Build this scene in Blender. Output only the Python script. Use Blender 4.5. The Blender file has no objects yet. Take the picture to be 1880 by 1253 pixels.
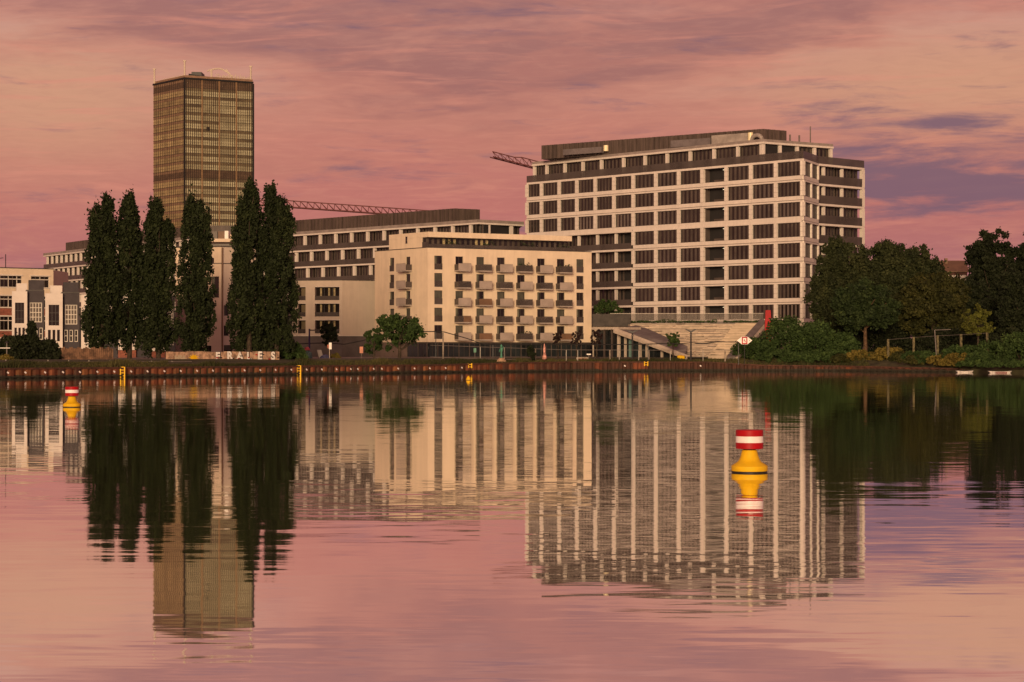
import bpy, math, random
import numpy as np
from mathutils import Vector, Matrix

# ------------------------------------------------------------------ camera
FOC, HOR, CAMH = 3900.0, 641.0, 3.6          # focal length and horizon in pixels of the 1880 px wide photograph, eye height
S = bpy.context.scene
C = S.collection
cam = bpy.data.cameras.new('camera')
cam.sensor_width = 36.0
cam.lens = FOC / 1880.0 * 36.0
cam.shift_y = (HOR - 626.5) / 1880.0
cam.clip_start = 0.5
cam.clip_end = 20000
camo = bpy.data.objects.new('camera', cam)
camo.location = (0, 0, CAMH)
camo.rotation_euler = (math.pi / 2, 0, 0)
C.objects.link(camo)
S.camera = camo

# ------------------------------------------------------------------ world
SUN_DIR = Vector((-0.12, -1.0, 0.0)).normalized()     # towards the sun (behind the photographer)
SUN_EL = math.radians(9)
W = bpy.data.worlds.new('World')
S.world = W
W.use_nodes = True
nt = W.node_tree
for n in list(nt.nodes):
    nt.nodes.remove(n)


class NT:
    """small helper to write node graphs"""
    def __init__(self, tree):
        self.t = tree

    def node(self, kind, **kw):
        n = self.t.nodes.new(kind)
        for k, v in kw.items():
            setattr(n, k, v)
        return n

    def set(self, sock, v):
        if hasattr(v, 'is_output') or isinstance(v, bpy.types.NodeSocket):
            self.t.links.new(v, sock)
        else:
            if isinstance(v, (tuple, list)) and len(v) == 3 and len(sock.default_value) == 4:
                v = (*v, 1.0)
            sock.default_value = v

    def math(self, op, a, b=0.0, c=None, clamp=False):
        n = self.node('ShaderNodeMath', operation=op, use_clamp=clamp)
        self.set(n.inputs[0], a)
        self.set(n.inputs[1], b)
        if c is not None:
            self.set(n.inputs[2], c)
        return n.outputs[0]

    def vmath(self, op, a, b=(0, 0, 0)):
        n = self.node('ShaderNodeVectorMath', operation=op)
        self.set(n.inputs[0], a)
        self.set(n.inputs[1], b)
        return n.outputs[0]

    def sstep(self, v, lo, hi):
        n = self.node('ShaderNodeMapRange', interpolation_type='SMOOTHSTEP')
        self.set(n.inputs['Value'], v)
        self.set(n.inputs['From Min'], lo)
        self.set(n.inputs['From Max'], hi)
        return n.outputs['Result']

    def mix(self, f, a, b, blend='MIX'):
        n = self.node('ShaderNodeMix', data_type='RGBA', blend_type=blend)
        n.clamp_factor = True
        self.set(n.inputs[0], f)
        self.set(n.inputs[6], a)
        self.set(n.inputs[7], b)
        return n.outputs[2]

    def noise(self, vec, scale=1.0, detail=3.0, rough=0.55, dist=0.0, color=False):
        n = self.node('ShaderNodeTexNoise')
        self.set(n.inputs['Vector'], vec)
        n.inputs['Scale'].default_value = scale
        n.inputs['Detail'].default_value = detail
        n.inputs['Roughness'].default_value = rough
        n.inputs['Distortion'].default_value = dist
        return n.outputs['Color' if color else 'Fac']

    def combine(self, x, y, z=0.0):
        n = self.node('ShaderNodeCombineXYZ')
        self.set(n.inputs[0], x)
        self.set(n.inputs[1], y)
        self.set(n.inputs[2], z)
        return n.outputs[0]

    def ramp(self, fac, stops):
        n = self.node('ShaderNodeValToRGB')
        cr = n.color_ramp
        while len(cr.elements) < len(stops):
            cr.elements.new(0.5)
        for e, (p, c) in zip(cr.elements, stops):
            e.position = p
            e.color = (*c, 1)
        self.set(n.inputs[0], fac)
        return n.outputs[0]


def lin(r, g, b):
    def f(c):
        c /= 255.0
        return c / 12.92 if c <= 0.04045 else ((c + 0.055) / 1.055) ** 2.4
    return (f(r), f(g), f(b))


w = NT(nt)
tc = w.node('ShaderNodeTexCoord').outputs['Generated']
sep = w.node('ShaderNodeSeparateXYZ')
nt.links.new(tc, sep.inputs[0])
dx, dy, dz = sep.outputs
az = w.math('ARCTAN2', dx, dy)
el = w.math('ARCSINE', dz)
def skyc(kx, ky, off, e=None):
    return w.combine(w.math('MULTIPLY', az, kx), w.math('MULTIPLY', e if e is not None else el, ky), off)


def bump2(ca, wa, ce, we):
    """soft round field in azimuth and elevation"""
    a_ = w.math('DIVIDE', w.math('SUBTRACT', az, ca), wa)
    e_ = w.math('DIVIDE', w.math('SUBTRACT', el, ce), we)
    return w.math('POWER', 2.718, w.math('MULTIPLY', w.math('ADD', w.math('MULTIPLY', a_, a_), w.math('MULTIPLY', e_, e_)), -1.0))


# drifting distortion so that the layers are not ruler-straight
warp = w.noise(skyc(5.0, 18.0, 0.0), 1.0, 3.0)
el2 = w.math('ADD', el, w.math('MULTIPLY', w.math('SUBTRACT', warp, 0.5), 0.020))
elw = w.math('ADD', el2, w.math('MULTIPLY', az, -0.02))
# clear glow behind the clouds: mauve at the horizon, rose, then peach
col = w.ramp(w.math('DIVIDE', w.math('MAXIMUM', elw, 0.0), 0.5),
             [(0.0, lin(150, 104, 114)), (0.06, lin(172, 110, 113)), (0.13, lin(193, 117, 110)), (0.20, lin(198, 126, 113)),
              (0.27, lin(204, 146, 130)), (0.36, lin(204, 154, 146)), (0.6, lin(176, 132, 136)), (1.0, lin(140, 114, 134))])
peach = w.math('ADD', bump2(-0.215, 0.075, 0.115, 0.035), bump2(0.215, 0.115, 0.122, 0.026), clamp=True)
col = w.mix(w.math('MULTIPLY', peach, 0.85), col, lin(212, 156, 126))
# layered cloud masses with warm lit margins
def layer(col, kx, ky, off, lo, hi, amount, dark, lit, litamt, bias=None, e=None, detail=5.0):
    f = w.noise(skyc(kx, ky, off, e), 1.0, detail, 0.58, 0.35)
    if bias is not None:
        f = w.math('ADD', f, bias)
    m_ = w.sstep(f, lo, hi)
    rim = w.math('MULTIPLY', w.math('MULTIPLY', m_, w.math('SUBTRACT', 1.0, m_)), 4.0 * litamt)
    col = w.mix(w.math('MULTIPLY', m_, amount), col, dark)
    return w.mix(rim, col, lit)


top = w.math('MULTIPLY', w.sstep(w.math('SUBTRACT', elw, w.math('MULTIPLY', w.math('ABSOLUTE', az), 0.20)), 0.086, 0.126), 0.30)
nop = w.math('MULTIPLY', peach, -0.16)
col = layer(col, 7.0, 34.0, 5.3, 0.47, 0.78, 0.80, lin(158, 103, 101), lin(220, 142, 118), 0.26, w.math('ADD', top, nop), elw)
col = layer(col, 15.0, 95.0, 2.1, 0.47, 0.76, 0.42, lin(158, 99, 101), lin(222, 144, 120), 0.22, nop, elw)
# thin streaks and a fine mackerel ripple
st = w.noise(skyc(12.0, 190.0, 3.0, elw), 1.0, 6.0, 0.6, 0.25)
col = w.mix(w.math('MULTIPLY', w.sstep(st, 0.51, 0.73), 0.52), col, lin(222, 144, 124))
st3 = w.noise(skyc(70.0, 420.0, 4.0, elw), 1.0, 5.0, 0.62, 0.5)
fade = w.math('SUBTRACT', 1.0, w.sstep(el, 0.15, 0.4))
col = w.mix(w.math('MULTIPLY', w.math('MULTIPLY', w.sstep(st3, 0.47, 0.68), fade), 0.08), col, lin(236, 166, 140))
col = w.mix(w.math('MULTIPLY', w.math('MULTIPLY', w.sstep(st3, 0.53, 0.32), fade), 0.07), col, lin(150, 90, 96))
# violet cumulus low on the right of the view, a few puffs elsewhere
pmask = w.math('MULTIPLY', w.sstep(az, 0.10, 0.165), w.math('MULTIPLY', w.sstep(el, 0.050, 0.080), w.math('SUBTRACT', 1.0, w.sstep(el, 0.092, 0.124))))
low = w.math('MULTIPLY', w.math('MULTIPLY', w.sstep(el, 0.045, 0.060), w.math('SUBTRACT', 1.0, w.sstep(el, 0.075, 0.095))), 0.03)
pbias = w.math('ADD', w.math('MULTIPLY', pmask, 0.255), low)
pv = w.math('ADD', w.noise(skyc(16.0, 105.0, 8.4), 1.0, 8.0, 0.60, 0.3), pbias)
pm = w.math('MULTIPLY', w.sstep(pv, 0.55, 0.80), 0.90)
col = w.mix(pm, col, lin(124, 95, 112))
# clear air between the clouds
sky = w.node('ShaderNodeTexSky', sky_type='NISHITA', sun_disc=False)
sky.sun_elevation = SUN_EL
sky.sun_rotation = math.atan2(SUN_DIR.x, SUN_DIR.y)
sky.air_density = 1.5
sky.dust_density = 3.0
bg1 = w.node('ShaderNodeBackground')
nt.links.new(col, bg1.inputs[0])
bg1.inputs[1].default_value = 1.0
bg2 = w.node('ShaderNodeBackground')
nt.links.new(sky.outputs[0], bg2.inputs[0])
bg2.inputs[1].default_value = 0.05
mx = w.node('ShaderNodeMixShader')
mx.inputs[0].default_value = 0.06
nt.links.new(bg1.outputs[0], mx.inputs[1])
nt.links.new(bg2.outputs[0], mx.inputs[2])
wo = w.node('ShaderNodeOutputWorld')
nt.links.new(mx.outputs[0], wo.inputs[0])

# ------------------------------------------------------------------ sun and exposure
sun = bpy.data.lights.new('sun', 'SUN')
sun.energy = 3.3
sun.angle = math.radians(16)
sun.color = (1.0, 0.72, 0.42)
suno = bpy.data.objects.new('sun', sun)
d = Vector((SUN_DIR.x * math.cos(SUN_EL), SUN_DIR.y * math.cos(SUN_EL), math.sin(SUN_EL)))
suno.rotation_euler = d.to_track_quat('Z', 'Y').to_euler()
suno.location = (0, -50, 60)
C.objects.link(suno)
vs = S.view_settings
vs.view_transform = 'Standard'
vs.look = 'None'
vs.exposure = 0.0
vs.gamma = 1.0
vs.use_curve_mapping = False
S.render.engine = 'CYCLES'
S.cycles.max_bounces = 6
S.cycles.transparent_max_bounces = 10
S.cycles.use_denoising = True

random.seed(11)
RNG = np.random.default_rng(11)

# ------------------------------------------------------------------ helpers
def wx(px, Y):
    return (px - 940.0) * Y / FOC


def wz(py, Y):
    return CAMH - (py - HOR) * Y / FOC


def pt(px, Y):
    return (wx(px, Y), Y)


def ylev(px, py, z):
    """depth at which a point of height z shows at row py"""
    return (z - CAMH) * FOC / (HOR - py)


MATS = {}


def mat(name, color, rough=0.7, metal=0.0, var=0.12, scale=0.6, spec=0.4, alpha=1.0, emit=None, streak=0.0, bump=0.0, tide=None):
    if name in MATS:
        return MATS[name]
    m = bpy.data.materials.new(name)
    m.use_nodes = True
    t = m.node_tree
    b = t.nodes['Principled BSDF']
    b.inputs['Roughness'].default_value = rough
    b.inputs['Metallic'].default_value = metal
    b.inputs['Specular IOR Level'].default_value = spec
    b.inputs['Alpha'].default_value = alpha
    n = NT(t)
    pos = n.node('ShaderNodeNewGeometry').outputs['Position']
    f = n.noise(pos, scale, 5.0, 0.6)
    if streak > 0:
        sv = n.vmath('MULTIPLY', pos, (1.6, 1.6, 0.12))
        f2 = n.noise(sv, 1.0, 4.0, 0.6)
        f = n.math('ADD', n.math('MULTIPLY', f, 1 - streak), n.math('MULTIPLY', f2, streak))
    dark = tuple(c * (1 - var * 1.6) for c in color)
    light = tuple(min(1, c * (1 + var)) for c in color)
    c = n.mix(n.sstep(f, 0.32, 0.68), dark, light)
    if tide:
        sp = n.node('ShaderNodeSeparateXYZ')
        t.links.new(pos, sp.inputs[0])
        lev = n.math('ADD', sp.outputs[2], n.math('MULTIPLY', n.noise(pos, 0.8, 4.0), -0.55))
        c = n.mix(n.sstep(lev, 0.16, 0.02), c, tide)
    t.links.new(c, b.inputs['Base Color'])
    if bump > 0:
        bn = n.node('ShaderNodeBump')
        bn.inputs['Strength'].default_value = bump
        bn.inputs['Distance'].default_value = 0.05
        t.links.new(n.noise(pos, 3.0, 4.0), bn.inputs['Height'])
        t.links.new(bn.outputs[0], b.inputs['Normal'])
    if emit:
        b.inputs['Emission Color'].default_value = (*color, 1)
        b.inputs['Emission Strength'].default_value = emit
    MATS[name] = m
    return m


class MB:
    """collects shapes into one mesh with several materials"""
    def __init__(self):
        self.v, self.f, self.m, self.mats = [], [], [], []

    def mi(self, m):
        if m not in self.mats:
            self.mats.append(m)
        return self.mats.index(m)

    def box(self, x0, x1, y0, y1, z0, z1, m):
        k = len(self.v)
        self.v += [(x0, y0, z0), (x1, y0, z0), (x1, y1, z0), (x0, y1, z0), (x0, y0, z1), (x1, y0, z1), (x1, y1, z1), (x0, y1, z1)]
        i = self.mi(m)
        for q in ((0, 1, 5, 4), (1, 2, 6, 5), (2, 3, 7, 6), (3, 0, 4, 7), (4, 5, 6, 7), (3, 2, 1, 0)):
            self.f.append([k + a for a in q])
            self.m.append(i)
        return self

    def poly(self, pts, m):
        k = len(self.v)
        self.v += [tuple(p) for p in pts]
        self.f.append(list(range(k, k + len(pts))))
        self.m.append(self.mi(m))
        return self

    def prism(self, foot, z0, z1, m, mtop=None):
        """upright prism over a footprint given counter-clockwise from above; z0/z1 numbers or per-vertex lists"""
        n = len(foot)
        a0 = z0 if isinstance(z0, (list, tuple)) else [z0] * n
        a1 = z1 if isinstance(z1, (list, tuple)) else [z1] * n
        k = len(self.v)
        self.v += [(p[0], p[1], a) for p, a in zip(foot, a0)] + [(p[0], p[1], a) for p, a in zip(foot, a1)]
        i = self.mi(m)
        for j in range(n):
            q = (j + 1) % n
            self.f.append([k + j, k + q, k + n + q, k + n + j])
            self.m.append(i)
        self.f.append([k + n + j for j in range(n)])
        self.m.append(self.mi(mtop or m))
        self.f.append([k + j for j in reversed(range(n))])
        self.m.append(i)
        return self

    def bar(self, a, b, r, m, n=6, r2=None):
        """round bar between two points"""
        a, b = Vector(a), Vector(b)
        r2 = r if r2 is None else r2
        ax = (b - a).normalized()
        up = Vector((0, 0, 1)) if abs(ax.z) < 0.9 else Vector((1, 0, 0))
        s = ax.cross(up).normalized()
        t = s.cross(ax)
        k = len(self.v)
        for p, rr in ((a, r), (b, r2)):
            for j in range(n):
                an = 2 * math.pi * j / n
                self.v.append(tuple(p + (s * math.cos(an) + t * math.sin(an)) * rr))
        i = self.mi(m)
        for j in range(n):
            q = (j + 1) % n
            self.f.append([k + j, k + q, k + n + q, k + n + j])
            self.m.append(i)
        self.f.append([k + j for j in reversed(range(n))])
        self.m.append(i)
        self.f.append([k + n + j for j in range(n)])
        self.m.append(i)
        return self

    def lathe(self, prof, m, n=28, at=(0, 0, 0)):
        """profile [(r, z)] turned round the z axis"""
        k = len(self.v)
        for r, z in prof:
            for j in range(n):
                an = 2 * math.pi * j / n
                self.v.append((at[0] + r * math.cos(an), at[1] + r * math.sin(an), at[2] + z))
        i = self.mi(m)
        for a in range(len(prof) - 1):
            for j in range(n):
                q = (j + 1) % n
                self.f.append([k + a * n + j, k + a * n + q, k + (a + 1) * n + q, k + (a + 1) * n + j])
                self.m.append(i)
        for a, rev in ((0, True), (len(prof) - 1, False)):
            if prof[a][0] > 1e-4:
                ids = [k + a * n + j for j in range(n)]
                self.f.append(ids[::-1] if rev else ids)
                self.m.append(i)
        return self

    def data(self, name, smooth=False):
        me = bpy.data.meshes.new(name)
        me.from_pydata(self.v, [], self.f)
        for m in self.mats:
            me.materials.append(m)
        me.polygons.foreach_set('material_index', self.m)
        if smooth:
            me.polygons.foreach_set('use_smooth', [True] * len(me.polygons))
            try:
                me.set_sharp_from_angle(angle=math.radians(40))
            except Exception:
                pass
        me.update()
        return me


def obj(name, me, parent=None, loc=(0, 0, 0), rz=0.0):
    o = bpy.data.objects.new(name, me)
    C.objects.link(o)
    o.location = loc
    o.rotation_euler = (0, 0, rz)
    if parent is not None:
        o.parent = parent
    return o


def tag(o, label, cat, group=None):
    o['label'] = label
    o['category'] = cat
    if group:
        o['group'] = group
    return o


def thing(name, label, cat, loc=(0, 0, 0), group=None, rz=0.0):
    return tag(obj(name, None, None, loc, rz), label, cat, group)


def struct(o, kind='structure'):
    o['kind'] = kind
    return o


class Frame:
    """vertical plane of a facade: local x runs along it (left to right), local y goes into the building, z is height"""
    def __init__(self, root, a, b):
        self.root = root
        self.a, self.b = Vector((a[0], a[1])), Vector((b[0], b[1]))
        dd = self.b - self.a
        self.L = dd.length
        self.d = dd / self.L
        self.rz = math.atan2(dd.y, dd.x)
        self.inw = Vector((-self.d.y, self.d.x))

    def u(self, px):
        k = (px - 940.0) / FOC
        return (k * self.a.y - self.a.x) / (self.d.x - k * self.d.y)

    def Y(self, u):
        return self.a.y + self.d.y * u

    def z(self, px, py):
        return wz(py, self.Y(self.u(px)))

    def xy(self, u, y=0.0):
        p = self.a + self.d * u + self.inw * y
        return (p.x, p.y)

    def put(self, name, me, u=0.0, y=0.0, z=0.0, parent=None):
        """parent: a part already placed with put() (its own frame has the same turn)"""
        if parent is not None:
            pu, py, pz = parent['_u']
            o = obj(name, me, parent, (u - pu, y - py, z - pz))
        else:
            p = self.a + self.d * u + self.inw * y
            o = obj(name, me, self.root, (p.x - self.root.location.x, p.y - self.root.location.y, z - self.root.location.z), self.rz)
        o['_u'] = (u, y, z)
        return o


CACHE = {}


def cached(key, fn):
    if key not in CACHE:
        CACHE[key] = fn()
    return CACHE[key]


def boxmesh(wd, dp, ht, m, name='box'):
    key = ('box', round(wd, 2), round(dp, 2), round(ht, 2), m.name)
    return cached(key, lambda: MB().box(0, wd, 0, dp, 0, ht, m).data(name))


def wall_with_openings(u0, u1, z0, z1, ops, depth, m, mrev=None, name='wall'):
    """flat wall with recessed rectangular openings; ops = [(ua, ub, za, zb)]"""
    mb = MB()
    us = sorted(set([u0, u1] + [round(q, 4) for o in ops for q in o[:2] if u0 < q < u1]))
    zs = sorted(set([z0, z1] + [round(q, 4) for o in ops for q in o[2:] if z0 < q < z1]))
    for i in range(len(us) - 1):
        for j in range(len(zs) - 1):
            cu, cz = (us[i] + us[i + 1]) / 2, (zs[j] + zs[j + 1]) / 2
            if any(o[0] < cu < o[1] and o[2] < cz < o[3] for o in ops):
                continue
            mb.poly([(us[i], 0, zs[j]), (us[i + 1], 0, zs[j]), (us[i + 1], 0, zs[j + 1]), (us[i], 0, zs[j + 1])], m)
    r = mrev or m
    for a, b, c, e in ops:
        mb.poly([(a, 0, c), (a, 0, e), (a, depth, e), (a, depth, c)], r)
        mb.poly([(b, 0, e), (b, 0, c), (b, depth, c), (b, depth, e)], r)
        mb.poly([(a, 0, e), (b, 0, e), (b, depth, e), (a, depth, e)], r)
        mb.poly([(a, depth, c), (b, depth, c), (b, 0, c), (a, 0, c)], r)
    # returns of the wall itself, so that it has thickness
    mb.poly([(u0, 0, z1), (u1, 0, z1), (u1, depth, z1), (u0, depth, z1)], m)
    mb.poly([(u0, depth, z0), (u1, depth, z0), (u1, 0, z0), (u0, 0, z0)], m)
    mb.poly([(u0, 0, z0), (u0, 0, z1), (u0, depth, z1), (u0, depth, z0)], m)
    mb.poly([(u1, 0, z1), (u1, 0, z0), (u1, depth, z0), (u1, depth, z1)], m)
    return mb.data(name)


# ------------------------------------------------------------------ materials
M_WHITE = mat('pale_panel', (0.66, 0.58, 0.52), 0.55, var=0.06, scale=0.25, streak=0.5)
M_CREAM = mat('cream_render', (0.70, 0.56, 0.415), 0.85, var=0.07, scale=0.35, streak=0.4)
M_BEIGE = mat('beige_render', (0.56, 0.46, 0.37), 0.85, var=0.06, scale=0.35, streak=0.4)
M_GLASS = mat('dark_glass', (0.020, 0.015, 0.014), 0.12, var=0.4, scale=0.12, spec=0.5)
M_BLIND3 = mat('grey_brown_blind', (0.14, 0.108, 0.094), 0.6, var=0.15, scale=0.3)
M_BLIND = mat('brown_blind', (0.080, 0.060, 0.049), 0.5, var=0.2, scale=0.3)
M_BLIND2 = mat('taupe_blind', (0.10, 0.075, 0.065), 0.6, var=0.15, scale=0.3)
M_RAILG = mat('smoked_glass', (0.088, 0.070, 0.064), 0.3, var=0.15, scale=0.2, alpha=0.78, spec=0.25)
M_ROOF = mat('roof_grey', (0.19, 0.15, 0.14), 0.8, var=0.12)
M_SCREEN = mat('bronze_louvre', (0.085, 0.060, 0.050), 0.6, var=0.25, scale=0.5, streak=0.8)
M_DARK = mat('shadow_inside', (0.02, 0.017, 0.017), 0.8)
M_FRAME = mat('window_frame_dark', (0.055, 0.045, 0.042), 0.5)
M_PALEF = mat('window_frame_pale', (0.62, 0.55, 0.48), 0.5, var=0.05)
M_CURT = mat('curtain_cloth', (0.38, 0.30, 0.16), 0.8, var=0.25, scale=2.0)
M_CONC = mat('concrete', (0.44, 0.36, 0.29), 0.85, var=0.14, scale=0.8, streak=0.3, bump=0.2)
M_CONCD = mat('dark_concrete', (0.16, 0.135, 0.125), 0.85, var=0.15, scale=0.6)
M_ANTH = mat('anthracite_render', (0.055, 0.045, 0.05), 0.8, var=0.12)
M_BRICK = mat('red_brick', (0.26, 0.085, 0.055), 0.85, var=0.2, scale=2.5)
M_RUST = mat('rusty_steel', (0.135, 0.038, 0.014), 0.8, var=0.35, scale=0.9, streak=0.6, bump=0.3, tide=(0.022, 0.018, 0.010))
M_RUST3 = mat('rusty_steel_orange', (0.15, 0.052, 0.016), 0.8, var=0.35, scale=0.9, streak=0.6, bump=0.3, tide=(0.022, 0.018, 0.010))
M_RUST2 = mat('rusty_steel_dark', (0.062, 0.023, 0.012), 0.8, var=0.35, scale=0.9, streak=0.6, bump=0.3, tide=(0.022, 0.018, 0.010))
M_STEEL = mat('galvanised', (0.22, 0.19, 0.17), 0.5, metal=0.3, var=0.1)
M_DSTEEL = mat('dark_steel', (0.03, 0.026, 0.028), 0.5)
M_YEL = mat('yellow_paint', (0.70, 0.41, 0.008), 0.55, var=0.10, scale=2.5, spec=0.2, streak=0.5)
M_RED = mat('red_paint', (0.36, 0.004, 0.008), 0.5, var=0.10, scale=2.0, spec=0.2)
M_HWHITE = mat('house_white', (0.66, 0.58, 0.53), 0.8, var=0.05, scale=0.4)
M_BWHITE = mat('white_paint', (0.78, 0.72, 0.68), 0.45, var=0.05, scale=2.0)
M_BLACK = mat('black_rubber', (0.012, 0.011, 0.010), 0.6)
M_CRANE = mat('crane_red', (0.13, 0.04, 0.04), 0.7)
M_BARK = mat('bark', (0.05, 0.034, 0.022), 0.9, var=0.3, scale=3.0)
M_GLINT = mat('glint_drum', (0.85, 0.72, 0.45), 0.3, var=0.05)  # sun glint on the drums put into their base colour

# ------------------------------------------------------------------ the shore line, water and ground
QPX = [(-260, 699), (0, 695.5), (320, 691.5), (700, 686.2), (800, 685.0), (900, 683.9), (1050, 682.55), (1300, 682.0), (1400, 681.9), (1540, 681.8), (1760, 683.6), (1880, 685.2), (2140, 689)]
QUAY = [pt(p, CAMH * FOC / (y - HOR)) for p, y in QPX]
QX = [q[0] for q in QUAY]
QY = [q[1] for q in QUAY]
GROUND = 2.2


def qy(x):
    return float(np.interp(x, QX, QY))


def gz(x, y):
    t = y - qy(x)
    return float(np.interp(t, [0.3, 5.0, 13.0, 40], [1.05, 1.75, GROUND, GROUND]))


def put_px(px, Y):
    x = wx(px, Y)
    return (x, Y, gz(x, Y))


# water
mw = bpy.data.materials.new('river_water')
mw.use_nodes = True
t = mw.node_tree
for n in list(t.nodes):
    t.nodes.remove(n)
n = NT(t)
pos = n.node('ShaderNodeNewGeometry').outputs['Position']
fine = n.noise(n.vmath('MULTIPLY', pos, (0.55, 2.6, 1)), 1.0, 2.5, 0.6, color=True)
mid = n.noise(n.vmath('MULTIPLY', pos, (0.10, 0.55, 1)), 1.0, 2.0, 0.5, color=True)
patch = n.sstep(n.noise(n.vmath('MULTIPLY', pos, (0.012, 0.035, 1)), 1.0, 3.0, 0.6), 0.35, 0.62)
amp = n.math('ADD', 0.45, n.math('MULTIPLY', patch, 1.0))
sf = n.vmath('MULTIPLY', n.vmath('SUBTRACT', fine, (0.5, 0.5, 0.5)), (0.010, 0.027, 0.0))
sm = n.vmath('MULTIPLY', n.vmath('SUBTRACT', mid, (0.5, 0.5, 0.5)), (0.002, 0.009, 0.0))
sl = n.vmath('ADD', sf, sm)
sc = n.node('ShaderNodeVectorMath', operation='SCALE')
t.links.new(sl, sc.inputs[0])
t.links.new(amp, sc.inputs['Scale'])
nor = n.vmath('NORMALIZE', n.vmath('ADD', sc.outputs[0], (0, 0, 1)))
gl = n.node('ShaderNodeBsdfGlossy')
gl.inputs['Color'].default_value = (1.0, 1.0, 1.0, 1)
gl.inputs['Roughness'].default_value = 0.03
t.links.new(nor, gl.inputs['Normal'])
df = n.node('ShaderNodeBsdfDiffuse')
df.inputs['Color'].default_value = (0.045, 0.030, 0.020, 1)
fr = n.node('ShaderNodeFresnel')
fr.inputs['IOR'].default_value = 1.33
mxs = n.node('ShaderNodeMixShader')
t.links.new(n.math('ADD', 0.90, n.math('MULTIPLY', fr.outputs[0], 0.08), clamp=True), mxs.inputs[0])
t.links.new(df.outputs[0], mxs.inputs[1])
t.links.new(gl.outputs[0], mxs.inputs[2])
mo = n.node('ShaderNodeOutputMaterial')
t.links.new(mxs.outputs[0], mo.inputs[0])
mb = MB().poly([(-1500, -600, 0), (1500, -600, 0), (1500, 420, 0), (-1500, 420, 0)], mw)
struct(obj('river_water', mb.data('river_water')))

def wall_h(px):
    return float(np.interp(px, [-260, 800, 900, 1050, 1300, 1400, 1560, 1770, 2140], [1.14, 1.12, 1.30, 1.45, 1.40, 0.88, 0.75, 0.45, 0.30]))


def wall_h0(x, y):
    return wall_h(940 + x / y * FOC) + 0.05


# land: bank rising from the quay wall, then level ground to the horizon
M_GROUND = mat('bank_earth', (0.055, 0.05, 0.022), 0.95, var=0.3, scale=0.5, bump=0.3)
M_PAVE = mat('promenade_paving', (0.17, 0.135, 0.11), 0.9, var=0.2, scale=0.8)
mb = MB()
cols = [(-4000, 700)] + QUAY + [(4000, 700)]
rows = [(0.25, 1.05), (5, 1.75), (13, GROUND), (60, GROUND), (700, GROUND), (9000, GROUND)]
for i in range(len(cols) - 1):
    (xa, ya), (xb, yb) = cols[i], cols[i + 1]
    mb.poly([(xa, ya + 0.25, -1.5), (xb, yb + 0.25, -1.5), (xb, yb + 0.25, wall_h0(xb, yb)), (xa, ya + 0.25, wall_h0(xa, ya))], M_GROUND)
    for j in range(len(rows) - 1):
        (o0, z0), (o1, z1) = rows[j], rows[j + 1]
        za, zb_ = (z0, z0) if j else (wall_h0(xa, ya), wall_h0(xb, yb))
        mb.poly([(xa, ya + o0, za), (xb, yb + o0, zb_), (xb, yb + o1, z1), (xa, ya + o1, z1)], M_GROUND if j < 2 else M_PAVE)
struct(obj('ground', mb.data('ground')))

# quay wall: sheet piles, coping, waling beam and small pale plates
quay = thing('quay_wall', 'long rusty sheet pile quay wall along the far waterline', 'quay wall', (0, 0, 0))
PW = 1.25


def pile_mesh(h, m):
    mb = MB()
    foot = [(0.0, 0.16), (0.20, -0.10), (0.72, -0.10), (0.92, 0.16), (1.25, 0.16), (1.25, 0.22), (0.0, 0.22)]
    mb.prism(foot, -1.5, h, m)
    return mb.data('sheet_pile')


for i in range(len(QUAY) - 1):
    a, b = Vector(QUAY[i]), Vector(QUAY[i + 1])
    L = (b - a).length
    dd = (b - a) / L
    rz = math.atan2(dd.y, dd.x)
    npile = max(1, int(round(L / PW)))
    step = L / npile
    for k in range(npile):
        p = a + dd * (k * step)
        px = 940 + p.x / p.y * FOC
        if px < -60 or px > 1780:
            continue
        h = round(wall_h(px) * 10) / 10
        rv = random.random()
        m = (M_RUST3 if rv < 0.14 else M_RUST2 if rv < 0.3 else M_RUST) if px < 900 else (M_RUST if rv < 0.12 else M_RUST2)
        me = cached(('pile', h, m.name), lambda: pile_mesh(h, m))
        o = obj('sheet_pile', me, quay, (p.x, p.y, 0), rz)
        o.scale = (step / PW * 0.998, 1, 1 + random.uniform(-0.012, 0.012))
    inw = Vector((-dd.y, dd.x))
    hh0, hh1 = (wall_h(940 + q.x / q.y * FOC) for q in (a, b))
    mb = MB()
    k0, k1 = a - inw * 0.17, b - inw * 0.17
    k2, k3 = b + inw * 0.55, a + inw * 0.55
    mb.prism([k0, k1, k2, k3], [hh0 - 0.06, hh1 - 0.06, hh1 - 0.06, hh0 - 0.06], [hh0 + 0.16, hh1 + 0.16, hh1 + 0.16, hh0 + 0.16], M_RUST2)
    if QPX[i][0] < 1750:
        obj('coping', mb.data('coping'), quay)
    mb = MB()
    k0, k1 = a - inw * 0.30, b - inw * 0.30
    k2, k3 = b - inw * 0.11, a - inw * 0.11
    mb.prism([k0, k1, k2, k3], 0.12, 0.26, M_RUST)
    if QPX[i][0] < 1750:
      obj('waling_beam', mb.data('waling_beam'), quay)

mplate = MB().box(-0.14, 0.14, -0.05, 0.0, -0.09, 0.09, M_BWHITE).data('marker_plate')
for px in [15, 47, 83, 116, 147, 179, 210, 241, 271, 302, 332, 362, 391, 421, 449, 478, 506, 535, 563, 591, 618, 644, 657, 686, 701, 731, 761, 789, 818, 848, 1147, 1286]:
    Y = 250.0
    for _ in range(30):
        Y = qy(wx(px, Y))
    x = wx(px, Y)
    sl_ = (qy(x + 1) - qy(x - 1)) / 2
    o = obj('marker_plate', mplate, quay, (x, Y - 0.15, wall_h(px) * 0.62), math.atan(sl_))
    o.rotation_euler = (0, 0.6, math.atan(sl_))


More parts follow.
